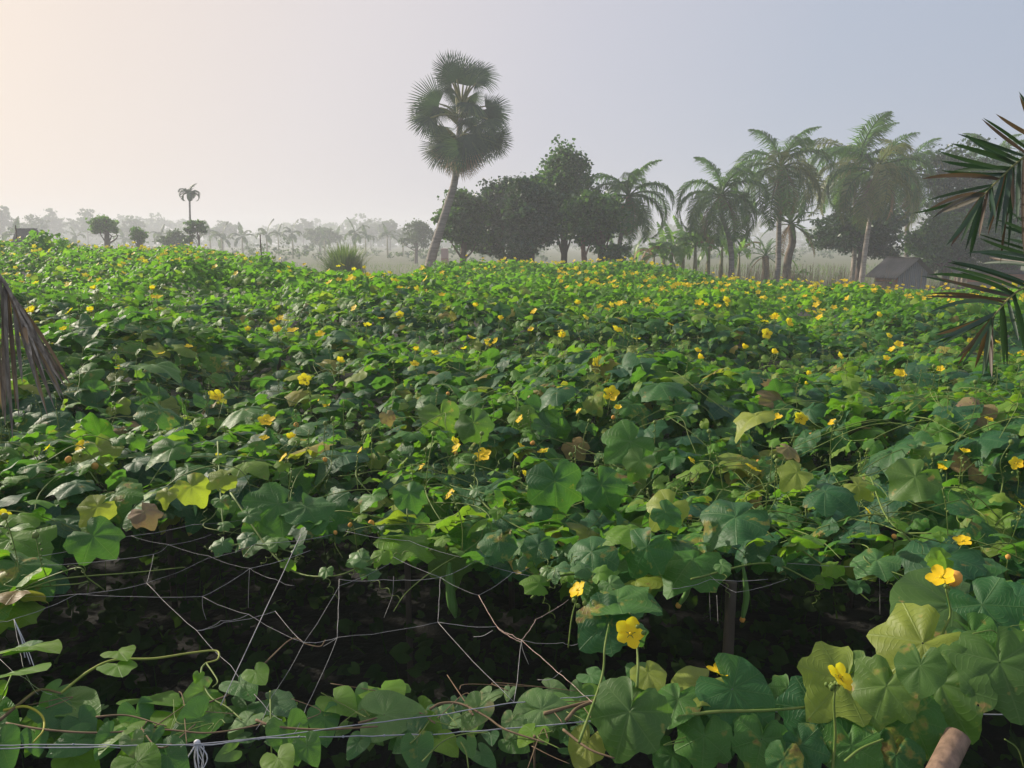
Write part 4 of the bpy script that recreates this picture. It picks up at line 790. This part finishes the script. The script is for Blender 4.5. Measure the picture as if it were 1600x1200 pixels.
def palm(px_base, Yd, path, s, label, mats=(None,), n=20, r=.13, bark=None, seed=0, nuts=6, group='coconut palms behind the vines', dead=2, white=False):
    """path: list of (px, py) of the trunk from low to the crown heart"""
    b = gp(px_base, Yd); t = thing('coconut_palm', b, label, 'palm tree', group); pts = [(0, 0, -.1)] + [tuple(at_y(px, py, Yd) - b) for px, py in path]
    P3 = spline(pts, 7); R = np.linspace(r * 1.0, r * .62, len(P3)) * (1 + .04 * (np.arange(len(P3)) % 2)); R[:2] *= 1.25
    mb = MB(); V, Fc = tube(P3, R, 10); mb.add(V, Fc); link('trunk', mb.me('trunk', bark or M_palmbark), t); top = P3[-1]
    mb = MB(); mb.add(*ball(top - np.array([0, 0, .1]), r * 1.25, 8, 6, (1, 1, 2.2))); link('crown_heart', mb.me('crown_heart', M_coco_dead), t)
    fronds(t, top + np.array([0, 0, .15]), s, n, seed, mats, dead=dead)
    rr = random.Random(seed + 5)
    for k in range(nuts):
        a = rr.uniform(0, 6.28); mb = MB(); mb.add(*ball(top + np.array([math.cos(a) * r * 1.9, math.sin(a) * r * 1.9, -.25 - rr.uniform(0, .25)]), .13, 8, 6, (1, 1, 1.2))); link('coconut', mb.me('coconut', M_coconut), t)
    return t
palm(968, 38, [(968, 400), (970, 370), (984, 330), (982, 312)], .86, 'coconut palm with a straight dark trunk at the right end of the broad-leaved grove', seed=1, bark=M_palmbark, r=.13)
palm(1144, 35.5, [(1143, 410), (1140, 375), (1128, 335), (1126, 312)], .88, 'coconut palm with a curved trunk and whitewashed foot above the banana plants', seed=2, n=22, r=.14)
palm(1216, 37, [(1216, 410), (1217, 360), (1218, 300), (1219, 268)], .98, 'coconut palm with a straight thick trunk and drooping dark fronds, second from the banana plants', seed=13, n=21, r=.145, mats=(None, None, None, M_coco_y))
palm(1334, 40, [(1334, 410), (1336, 370), (1336, 310), (1338, 262)], 1.06, 'taller coconut palm on the left of the pale trunked pair beside the shed', seed=4, n=20, r=.13, mats=(None, M_coco_y, None), bark=M_palmbark_w)
palm(1349, 37, [(1349, 415), (1354, 375), (1363, 320), (1370, 275)], 1.0, 'coconut palm with yellowish fronds on the right of the pale trunked pair beside the shed', seed=5, n=21, r=.14, mats=(M_coco_y, None), bark=M_palmbark_w, nuts=9)
palm(1417, 44, [(1417, 400), (1417, 350), (1418, 300), (1420, 278)], .98, 'coconut palm with a thin trunk rising behind the shed', seed=6, n=20, r=.15, mats=(None, M_coco_y, None))
palm(1552, 46, [(1552, 400), (1552, 330), (1553, 260)], .95, 'coconut palm whose top shows above the dark trees at the right', seed=7, n=18, r=.15)
palm(548, 240, [(548, 380), (548, 350)], 1.0, 'tiny far palm breaking the misty skyline', seed=8, n=14, r=.2, nuts=0, dead=0)

# ------------------------------------------------------------------ date palms in the field
def date_palm(px_base, Yd, path, s, label, n=22, seed=0):
    b = gp(px_base, Yd); t = thing('date_palm', b, label, 'palm tree', 'date palms in the field'); pts = [(0, 0, -.1)] + [tuple(at_y(px, py, Yd) - b) for px, py in path]; P3 = spline(pts, 7)
    mb = MB(); V, Fc = tube(P3, np.linspace(.20, .17, len(P3)) * (1 + .12 * (np.arange(len(P3)) % 2)), 9); mb.add(V, Fc); link('trunk', mb.me('trunk', M_bark), t); r = random.Random(seed)
    for k in range(n):
        f = k / (n - 1); e = 80 - 110 * f; j = min(5, int(f * 5.9)); o = link('frond', DF[j], t, M4(rotz(k * 2.4 + r.uniform(-.2, .2)) * s * r.uniform(.85, 1.1), P3[-1]))
        if f > .9: slotmat(o, M_coco_dead)
DF = [frond_geo(2.2, math.radians(e), .75, nl=46, ll=.36, w=.035, hang=.12, seed=50 + e).me('frond', M_coco) for e in (80, 60, 42, 22, 0, -24)]
date_palm(1230, 39, [(1229, 425), (1232, 400), (1238, 378), (1236, 350)], .95, 'date palm with a leaning dark trunk between the thick palm trunk and the dark tree', seed=2)
date_palm(1196, 43, [(1196, 425), (1196, 400)], .7, 'low date palm behind the thick straight palm trunk', n=16, seed=3)

# ------------------------------------------------------------------ the tall fan palm
YP = 34.0; b = gp(668, YP); fp = thing('fan_palm', b, 'tall palmyra fan palm with a leaning grey trunk standing alone above the field', 'palm tree')
def fpt(px, py, dy=0): return at_y(px, py, YP + dy) - b
P3 = spline([(-.15, 0, -.1), tuple(fpt(674, 405)), tuple(fpt(684, 370)), tuple(fpt(700, 320)), tuple(fpt(711, 280)), tuple(fpt(716, 225)), tuple(fpt(721, 170))], 8)
mb = MB(); V, Fc = tube(P3, np.interp(np.linspace(0, 1, len(P3)), [0, .2, .6, 1], [.25, .21, .155, .11]) * (1 + .05 * (np.arange(len(P3)) % 2)), 12); mb.add(V, Fc); link('trunk', mb.me('trunk', M_palmbark), fp)
def fan_geo(seed, span=4.6, ns=34, floppy=.3):
    r = np.random.default_rng(seed); th = np.linspace(-span / 2, span / 2, ns + 1); V = [[0, 0, 0]]; Fc = []; rn = [.5]; F4 = []
    for k in range(ns):
        a0, a1 = th[k], th[k + 1]; am = (a0 + a1) / 2 + r.normal(0, .015); L = (1 - .16 * abs(am / (span / 2)) ** 2) * r.uniform(.9, 1.06); ri = .40 * (1 - .1 * abs(am / 2.3)); zf = .035
        z = lambda q, a: -.22 * q * q * floppy * 3 - .10 * a * a * .3 * q
        i0 = len(V); aq = am + (a1 - a0) * .02
        V += [[ri * math.sin(a0), ri * math.cos(a0), z(ri, a0)], [ri * math.sin(am), ri * math.cos(am), z(ri, am) + zf], [ri * math.sin(a1), ri * math.cos(a1), z(ri, a1)],
              [.80 * L * math.sin(am - .018), .80 * L * math.cos(am - .018), z(.82, am)], [.80 * L * math.sin(am + .018), .80 * L * math.cos(am + .018), z(.82, am)], [L * math.sin(aq), L * math.cos(aq), z(1, am) - floppy * r.uniform(.02, .25)]]
        Fc += [[0, i0 + 1, i0], [0, i0 + 2, i0 + 1], [i0, i0 + 1, i0 + 3], [i0 + 1, i0 + 2, i0 + 4], [i0 + 1, i0 + 4, i0 + 3], [i0 + 3, i0 + 4, i0 + 5]]; rn += [float(np.clip(.4 + .2 * r.normal(), 0, .99))] * 6
    mb = MB(); mb.add(np.array(V), np.array(Fc), np.array(rn)); return mb.me('fan_leaf', M_palmyra)
FANS = [fan_geo(k, floppy=.15 + .12 * (k % 3), span=2.7 + .3 * (k % 4)) for k in range(8)]
prng = np.random.default_rng(12)
FP = [ # hub px, py, direction deg, radius px, dead
 (730,134,92,56,0),(706,116,142,38,0),(746,118,40,40,0),(744,130,-12,28,0),(704,122,190,24,0),(724,128,72,46,0),(714,124,118,42,0),
 (686,162,165,50,0),(680,176,200,48,0),(672,184,228,40,0),(688,168,258,26,0),(684,196,246,36,0),(674,168,176,42,0),
 (734,160,268,40,0),(706,176,240,24,1),(722,166,285,34,0),
 (758,166,22,32,0),(764,172,-18,38,0),(768,176,-52,44,0),(755,172,-88,34,0),(762,186,-70,38,0),
 (730,210,272,56,0),(757,208,-48,46,0),(766,216,-68,44,0),(697,222,236,44,0),(690,228,252,42,0),(708,224,262,52,0),(720,214,252,54,0),(741,236,285,36,0),(744,216,-80,50,0),(704,212,222,44,0),(726,226,262,48,0),(774,214,-40,36,0),
 (712,150,238,24,0),(735,150,300,28,0),(706,138,205,24,0),(722,150,268,24,0),(731,184,285,34,0),(692,204,238,34,0),(745,196,290,30,0),
 (712,248,256,32,1),(724,250,278,32,1),(705,236,240,36,1),(733,248,292,30,1),(718,240,268,34,1)]
for i_, (hx, hy, deg, rad, dead) in enumerate(FP):
    dy = prng.uniform(-1.0, 1.0) * (1.0 if abs(hx - 720) < 30 else .6); hub = fpt(hx, hy, dy); a = math.radians(deg); L = Wd(rad, YP) * .96
    T = np.array([math.cos(a), prng.normal(0, .22), math.sin(a)]); n0 = np.array([prng.normal(0, .5), -1, prng.normal(.25, .5)])
    o = place('fan_leaf', FANS[i_ % 8], fp, hub, n0, T, L)
    if dead: slotmat(o, M_coco_dead); o['label'] = 'dry brown fan leaf'
    sy = 168 if hy < 145 else (186 if hy < 195 else 214); st = fpt(721 if sy < 180 else 717, sy + rng.uniform(-4, 10)); mb = MB(); md = (st + hub) / 2 + np.array([0, 0, .12]); V, Fc = tube(spline([st, md, hub], 4), [.07, .065, .06, .055, .05, .045, .04, .035, .03], 5); mb.add(V, Fc); link('petiole', mb.me('petiole', M_petiole), fp)

# ------------------------------------------------------------------ areca palm
b = gp(297, 60); t = thing('areca_palm', b, 'slender areca palm with a small feathery crown alone on the left', 'palm tree'); mb = MB(); top = at_y(296, 304, 60) - b; V, Fc = tube([(0, 0, 0), top * .5, top], [.10, .085, .07], 8); mb.add(V, Fc); link('trunk', mb.me('trunk', M_palmbark), t)
mb = MB(); mb.add(*ball(top + np.array([0, 0, -.15]), .22, 7, 5, (1, 1, 1.8))); link('nut_cluster', mb.me('nut_cluster', M_tree), t)
AF = [frond_geo(1.35, math.radians(e), bk, nl=26, ll=.42, w=.09, hang=.3, seed=80 + e).me('frond', M_palmyra) for e, bk in ((78, .8), (58, 2.2), (35, 2.4), (62, 1.5))]
for k, (az, j) in enumerate(((0, 1), (180, 1), (20, 2), (165, 2), (60, 0), (130, 3), (240, 3), (300, 2), (90, 1))): link('frond', AF[j], t, M4(rotz(math.radians(az)) * .92, top))

# ------------------------------------------------------------------ banana plants
def blade_geo(L, e0, bend, w, seed):
    r = np.random.default_rng(seed); n = 12; P = [np.zeros(3)]; e = e0
    for k in range(n): P.append(P[-1] + np.array([math.cos(e), 0, math.sin(e)]) * L / n); e -= bend / n * (1 + k / n)
    P = np.array(P); V = []; Fc = []; mb = MB(); Vt, Ft = tube(P, np.linspace(.03, .006, n + 1), 4); mb.add(Vt, Ft, .9)
    for s in (-1, 1):
        for k in range(2, n):                       # strips, torn apart along the side veins
            wk = w * math.sin(math.pi * ((k - 1.2) / (n - 1)) ** .8) ** .6 * r.uniform(.85, 1.05); wk2 = w * math.sin(math.pi * min(.985, (k - .2) / (n - 1)) ** .8) ** .6 * r.uniform(.85, 1.05); dz = -r.uniform(.1, .55) * w; f = (P[k + 1] - P[k]) if k < n else 0
            a, b_ = P[k], P[k + 1] - f * r.uniform(.0, .12); o1 = np.array([0, s * wk, dz]) + f * .5; o2 = np.array([0, s * wk2, dz - .03]) + f * .4
            m1, m2 = a + o1 * np.array([.5, .55, .15]), b_ + o2 * np.array([.5, .55, .15]); mb.add(np.array([a, b_, m2, m1, b_ + o2, a + o1]), [np.array([[0, 1, 2, 3], [3, 2, 4, 5]])], float(np.clip(r.normal(.5, .25), 0, .99)))
    return mb.me('leaf', M_banana)
BB = [blade_geo(2.0, math.radians(e), b_, .30, 600 + k) for k, (e, b_) in enumerate(((82, .5), (68, 1.3), (55, 1.7), (45, 1.5), (30, 1.6), (60, 2.2), (10, 1.3)))]
def banana(px, Yd, h, s, label, group, seed, n=8, mat=None):
    r = random.Random(seed); b = gp(px, Yd); t = thing('banana_plant', b, label, 'banana plant', group, r.uniform(0, 6)); mb = MB(); V, Fc = tube([(0, 0, 0), (.03, 0, h * .5), (0, 0, h)], [.13 * s, .10 * s, .05 * s], 8); mb.add(V, Fc); link('pseudostem', mb.me('pseudostem', M_bambooY), t)
    for k in range(n):
        o = link('leaf', BB[0 if k == 0 else r.randrange(1, 7)], t, M4(rotz(k * 2.4 + r.uniform(-.3, .3)) * s * r.uniform(.8, 1.1), (0, 0, h * .97)))
        if mat: slotmat(o, mat)
        elif k == n - 1: slotmat(o, M_coco_dead)
M_bambooY = plain('banana_stem', (.22, .20, .10), .6, (.34, .30, .18), 4)
for i_, (px, Yd, tp, s, lab) in enumerate(((1022, 37, 395, .80, 'banana plant nearest the first coconut palm'), (1050, 36, 385, .95, 'banana plant with pale leaves left of the clump centre'), (1068, 39, 378, 1.0, 'banana plant at the back of the clump left of centre'), (1086, 36, 380, 1.0, 'fresh green banana plant in the centre of the clump'), (1108, 38, 376, 1.05, 'tall banana plant with an upright leaf left of the curved coconut trunk'), (1128, 40, 380, 1.0, 'banana plant right behind the curved coconut trunk'), (1155, 42, 392, .8, 'low banana plant right of the curved coconut trunk'), (1038, 41, 384, .9, 'banana plant at the back left of the clump'), (1250, 37, 425, .42, 'small young banana plant right of the leaning date palm'), (990, 41, 398, .75, 'banana plant half hidden below the first coconut palm'))):
    Yd += 2.5; banana(px, Yd, H(tp + 4, Yd), s * 1.05, lab, 'banana plants between the coconut palms', 40 + i_, n=9)
farb = [(q, Yd * 1.5, 0, 0) for q, Yd in ((28, 60), (38, 75), (62, 80), (122, 78), (195, 85), (255, 72), (330, 80), (348, 72), (380, 72), (418, 70), (436, 82), (458, 68), (508, 78), (528, 88), (556, 66), (572, 75), (606, 70), (630, 82))]
BLAB = {0: 'misty banana plant at the left edge above the grey flat roof', 3: 'misty banana plant between the leafy mound and the small fresh green tree', 11: 'misty banana plant with its leaves spread wide left of the grass clump', 14: 'misty banana plant rising right behind the grass clump', 16: 'misty banana plant standing alone left of the small rounded tree'}
for i_, (px, Yd, _, _) in enumerate(farb):
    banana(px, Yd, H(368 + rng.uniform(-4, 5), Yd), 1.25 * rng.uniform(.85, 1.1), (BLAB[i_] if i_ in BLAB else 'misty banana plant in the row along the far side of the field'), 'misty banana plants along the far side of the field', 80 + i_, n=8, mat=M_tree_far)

# ------------------------------------------------------------------ grass clump, dry stalks, reeds
b = gp(538, 30); mb = MB()
for q in range(1500):
    a = rng.uniform(0, 6.28); r0 = rng.uniform(0, .28); h = rng.uniform(1.0, 2.0); out_ = rng.uniform(.1, .9) * (.25 + r0 * 2); d = np.array([math.cos(a), math.sin(a), 0]); p0 = d * r0; p1 = p0 + d * out_ * .35 + np.array([0, 0, h * .7]); p2 = p0 + d * out_ + np.array([0, 0, h * rng.uniform(.75, 1.0)]); w = np.array([-d[1], d[0], 0]) * .012
    mb.add(np.array([p0 - w, p0 + w, p1 + w, p1 - w, p2]), [np.array([[0, 1, 2, 3]]), np.array([[3, 2, 4]])], float(rng.random()))
t = thing('grass_clump', b, 'big rounded clump of tall grass beyond the vines left of the fan palm', 'grass clump'); o = link('blade_mass', mb.me('blade_mass', M_grass), t); o.scale = (1.75, 1.5, 1.28); tag(o, kind='stuff')
mb = MB()
for q in range(950):
    px = rng.uniform(1000, 1330) if q < 750 else rng.uniform(940, 1500); Yd = rng.uniform(28, 36); p = gp(px, Yd); h = rng.uniform(.4, 1.45); w = rng.normal(0, .12, 2)
    mb.add(*tube([p, p + np.array([w[0], w[1], h])], [.014, .006], 3, False), rnd=float(rng.random()))
tag(link('dry_stalks', mb.me('dry_stalks', plain('dry_stalk', (.20, .15, .09), .8, (.32, .25, .16), 3))), 'dry pale stalks standing in a thicket below the banana plants', 'dry stalks', kind='stuff')
mb = MB()
for q in range(9000):
    Yd = rng.uniform(26, 75) ** 1.0; p = gp(rng.uniform(-100, 1700), Yd); h = rng.uniform(.1, .5); w = rng.normal(0, .12, 2); mb.add(np.array([p + [.02, 0, 0], p - [.02, 0, 0], p + [w[0], w[1], h]]), np.array([[0, 1, 2]]), float(rng.random()))
tag(link('field_grass', mb.me('field_grass', M_grass)), 'rough grass on the open ground behind the vines', 'grass', kind='stuff')

# ------------------------------------------------------------------ sheds
M_tin = plain('weathered_tin', (.085, .08, .072), .6, (.14, .13, .12), 2, stretch=(1, 1, .3)); M_tinwall = plain('tin_wall', (.15, .155, .165), .55, (.23, .23, .235), 2); M_red = plain('red_board', (.42, .16, .10), .8, (.55, .25, .17), 3); M_wood = plain('shed_wood', (.20, .16, .12), .8, (.3, .25, .2), 4)
def corrug(p0, ux, uy, W_, H_, nrmv, n=28, amp=.02, top=None):
    V = []; 
    for k in range(n + 1):
        a = k / n; o = nrmv * amp * (1 if k % 2 else -1); h = H_ if top is None else top(a)
        V += [p0 + ux * W_ * a + o, p0 + ux * W_ * a + uy * h + o]
    i = np.arange(n) * 2; return np.array(V), np.stack([i, i + 2, i + 3, i + 1], 1)
def shed(px, Yd, yaw, wg, dp, hw, hr, label, wallmat):
    b = gp(px, Yd); t = thing('shed', b, label, 'shed', None, yaw); ex, ey, ez = np.eye(3)
    gable = lambda a: hw + (hr - hw) * (1 - abs(a - .5) * 2) - .03
    for y0, nv in ((-dp / 2, -ey), (dp / 2, ey)):
        mb = MB(); V, Fc = corrug(np.array([-wg / 2, y0, .3]), ex, ez, wg, 0, nv, 30, .018, lambda a: gable(a) - .3); mb.add(V, Fc); link('wall', mb.me('wall', wallmat, False), t)
    nb = 7
    for k in range(nb):                                   # boards of the long side
        z0 = .3 + (hw - .34) * k / nb; mb = MB(); mb.add(*box(-wg / 2, 0, z0 + (hw - .34) / nb / 2, .03, dp - .05, (hw - .34) / nb - .015)); link('board', mb.me('board', M_red if k >= nb - 4 else M_wood, False), t)
    mb = MB(); mb.add(*box(wg / 2, 0, hw / 2 + .12, .03, dp - .05, hw - .3)); link('wall', mb.me('wall', M_wood, False), t)
    for s in (-1, 1):
        e = np.array([s * (wg / 2 + .35), -dp / 2 - .25, hw - .35 * (hr - hw) / (wg / 2)]); r0 = np.array([0, -dp / 2 - .25, hr + .02]); d = r0 - e; L = np.linalg.norm(d); mb = MB(); V, Fc = corrug(e, ey, d / L, dp + .5, L, nrm(np.cross(d, ey)), 26, .02); mb.add(V, Fc); V2 = V - np.array([0, 0, .035]); mb.add(V2, Fc[:, ::-1]); link('roof_sheet', mb.me('roof_sheet', M_tin, False), t)
    mb = MB(); mb.add(*box(0, 0, hr + .03, .12, dp + .52, .03)); link('ridge_cap', mb.me('ridge_cap', M_tin, False), t)
    for sx_ in (-1, 1):
        for sy_ in (-1, 1): mb = MB(); mb.add(*box(sx_ * (wg / 2 - .05), sy_ * (dp / 2 - .06), hw / 2 - .05, .09, .09, hw - .1)); link('corner_post', mb.me('corner_post', M_wood, False), t)
shed(1410, 33, math.radians(12), 1.42, 1.5, H(423, 33), H(403, 33) , 'small tin roofed shed with grey gable and red boards beside the pale palm trunks', M_tinwall)
shed(1570, 34, math.radians(70), 2.2, 3.2, 1.0, H(430, 34), 'low dark roofed shed half hidden behind the near palm fronds', M_wood)
shed(46, 42, math.radians(80), .75, .8, H(372, 42) - .1, H(358, 42), 'grey flat roofed hut beyond the vines at the left', M_wood)
b = gp(695, 33); t = thing('marker_post', b, 'short pinkish pillar beside the foot of the fan palm', 'pillar'); h = H(388, 33)
for k in range(5): mb = MB(); mb.add(*box(0, 0, h * (k + .5) / 5, .30, .30, h / 5 - .015)); link('block', mb.me('block', plain('pink_block', (.50, .30, .26) if k % 2 else (.58, .42, .38), .8), False), t)

# ------------------------------------------------------------------ near palms at both sides (their trunks stand outside the frame)
def leaflet(A, B, w, mat, parent, org, twist=.5, sag=.06, name='leaflet'):
    A, B = np.array(A), np.array(B); d = B - A; L = np.linalg.norm(d); n = 9; t_ = np.linspace(0, 1, n); P = A + d * t_[:, None] + np.array([0, 0, 1]) * (4 * t_ * (1 - t_) * sag * L)[:, None]
    T = nrm(np.gradient(P, axis=0)); vw = nrm(A - np.array([0, 0, CAMZ])); s1 = nrm(np.cross(T, vw)); s2 = np.cross(T, s1); wd = w * np.clip(np.sin(np.clip(t_ * .86 + .13, 0, 1) * np.pi) ** .6, .02, 1); wd[-1] = .0004
    s = nrm(s1 * math.cos(twist) + s2 * math.sin(twist)); k = nrm(np.cross(T, s)) * .35
    V = np.concatenate([P - s * wd[:, None] / 2 + k * wd[:, None] * .6, P, P + s * wd[:, None] / 2 + k * wd[:, None] * .6]) - org; i = np.arange(n - 1); Fc = np.vstack([np.stack([i, i + 1, i + n + 1, i + n], 1), np.stack([i + n, i + n + 1, i + 2 * n + 1, i + 2 * n], 1)])
    mb = MB(); mb.add(V, Fc, float(rng.random())); return link(name, mb.me(name, mat), parent)
def frond_px(tree_, org, rach, tips, w, mats, Y0, r=.006, dY=.25, rootpull=True, label=None, sag=.04):
    """rach: pixel polyline of the midrib with its depth; tips: (tip px, tip py, position along the midrib 0..1)"""
    P = spline([at_y(*q) for q in rach], 8); mb = MB(); V, Fc = tube(P, np.linspace(r, r * .35, len(P)), 6); mb.add(V - org, Fc); rc = link('frond', mb.me('frond', M_petiole if M_date in mats else M_drygrey), tree_)
    if label: rc['label'] = label
    for k, (tx, ty, f) in enumerate(tips):
        A = P[min(len(P) - 1, int(f * (len(P) - 1)))]; B = at_y(tx, ty, A[1] + rng.uniform(-dY, dY)); leaflet(A, B, w * rng.uniform(.75, 1.15), mats[int(rng.integers(len(mats)))], rc, org, rng.uniform(-.7, .7), sag * rng.uniform(-1, 1.5))
    return rc
bR = np.array([3.05, 2.9, 0]); dR = thing('date_palm', bR, 'date palm at the right edge whose dark spiky fronds reach into the picture', 'palm tree')
mb = MB(); V, Fc = tube(spline([(0, 0, -.1), (.02, 0, .9), (0, 0, 1.8), (0, 0, 2.5)], 8), .16 * (1 + .10 * (np.arange(25) % 2)), 12); mb.add(V, Fc); link('trunk', mb.me('trunk', M_bark), dR)
Y0 = 2.8
fA = [(1592,143,.30),(1556,178,.34),(1536,184,.40),(1496,209,.46),(1508,210,.52),(1486,224,.56),(1469,251,.60),(1483,269,.64),(1452,277,.72),(1470,266,.68),(1449,313,.84),(1441,335,.95),(1456,342,.98),(1478,384,.98),(1500,382,1.0),(1514,377,1.0),(1508,392,.99),(1542,359,.72),(1555,366,.66),(1565,372,.62),(1575,392,.58),(1590,350,.5),(1552,340,.85),(1600,398,.45),(1625,400,.4),(1530,372,.9),(1583,330,.6)]
frond_px(dR, bR, [(1745,120,2.9),(1660,185,2.85),(1610,236,2.8),(1580,262,2.75),(1555,286,2.7),(1534,308,2.65)], fA + [(a + rng.normal(0, 9), b_ + rng.normal(0, 9), min(1, c_ + .03)) for a, b_, c_ in fA[::2]], .0155, (M_date, M_date, M_date, M_date_brown), Y0)
fB = [(1445,463,.62),(1449,490,.70),(1459,521,.85),(1464,531,.87),(1468,541,.90),(1494,560,.96),(1504,568,.97),(1523,576,.98),(1535,588,1.0),(1540,583,.98),(1574,572,.72),(1592,533,.6),(1451,429,.5),(1474,416,.44),(1500,425,.5),(1462,433,.55),(1605,560,.5),(1550,590,1.0),(1485,408,.36),(1640,540,.4)]
frond_px(dR, bR, [(1745,430,2.9),(1660,435,2.8),(1600,450,2.7),(1575,468,2.65),(1560,485,2.6),(1550,497,2.55)], fB + [(a + rng.normal(0, 9), b_ + rng.normal(0, 9), min(1, c_ + .03)) for a, b_, c_ in fB[::2]], .0155, (M_date, M_date_brown, M_date, M_date), Y0 - .15)
fC = [(1527,365,.7),(1508,396,.85),(1556,343,.6),(1530,372,.75),(1545,402,.95),(1518,392,.9),(1570,372,.6),(1560,352,.5),(1534,412,1.0),(1570,325,.5),(1585,300,.4),(1600,345,.4)]
frond_px(dR, bR, [(1760,370,3.2),(1690,385,3.1),(1640,400,3.0),(1610,416,2.95)], fC, .0155, (M_date, M_date, M_date_brown), Y0 + .2)
# fronds of the same palm that stay outside the frame
def free_frond(parent, top, az, el, L, mats, n=24, ll=.34, w=.021, org=None):
    P = [np.array(top, float)]; e = el
    for k in range(14): P.append(P[-1] + np.array([math.cos(az) * math.cos(e), math.sin(az) * math.cos(e), math.sin(e)]) * L / 14); e -= .075
    P = np.array(P); mb = MB(); V, Fc = tube(P, np.linspace(.014, .004, 15), 5); mb.add(V - org, Fc); rc = link('frond', mb.me('frond', M_petiole), parent); mb = MB(); side = np.array([-math.sin(az), math.cos(az), 0])
    for k in range(n):
        f = .22 + .78 * k / n; A = P[int(f * 14)]; T = nrm(P[min(14, int(f * 14) + 1)] - P[max(0, int(f * 14) - 1)])
        for s in (-1, 1):
            B = A + (side * s * .8 + T * .7 + np.array([0, 0, -.15]) + rng.normal(0, .12, 3)) * ll * (1 - .4 * f); leaflet(A, B, w, mats, rc, org, rng.uniform(-.5, .5))
for k, (az, el) in enumerate(((-80, 50), (-30, 45), (20, 50), (-120, 60), (60, 62), (-10, 20), (-60, 15), (40, 20))): free_frond(dR, bR + np.array([0, 0, 2.5]), math.radians(az), math.radians(el), 1.5, M_date, org=bR, n=14)

bL = np.array([-2.85, 2.3, 0]); dL = thing('date_palm', bL, 'date palm at the left edge with a dead grey frond hanging down into the picture', 'palm tree')
mb = MB(); V, Fc = tube(spline([(0, 0, -.1), (.02, 0, .9), (0, 0, 1.8), (0, 0, 3.3)], 8), .15 * (1 + .10 * (np.arange(25) % 2)), 12); mb.add(V, Fc); link('trunk', mb.me('trunk', M_bark), dL)
YL = 2.2
fD = [(8,668,.66),(75,652,.72),(100,622,.78),(94,612,.8),(66,628,.85),(18,665,.6),(2,640,.5),(58,600,.9),(103,606,.8),(12,630,.65),(86,640,.75),(30,655,.68),(50,560,1),(64,620,.95),(5,655,.55),(97,626,.76),(72,596,.9),(35,600,.8),(20,690,.6),(-8,660,.5),(78,560,.95),(90,590,.7),(44,540,1.0),(110,600,.78),(-15,620,.45),(25,640,.7)]
frond_px(dL, bL, [(-330,250,2.3),(-150,310,2.25),(-50,375,2.2),(0,432,2.18),(22,470,2.15),(38,510,2.12)], fD * 2, .0105, (M_drygrey, M_drygrey, M_drygrey, M_coco_dead), YL, dY=.10, label='dead grey frond hanging down', sag=.05, r=.009)
for k, (az, el) in enumerate(((-80, 50), (-120, 45), (-160, 50), (180, 30), (-60, 60), (-100, 20), (-140, 20), (120, 65), (-45, 35), (-75, 25))): free_frond(dL, bL + np.array([0, 0, 3.3]), math.radians(az), math.radians(el), 1.9, M_date, org=bL, n=18, ll=.42)
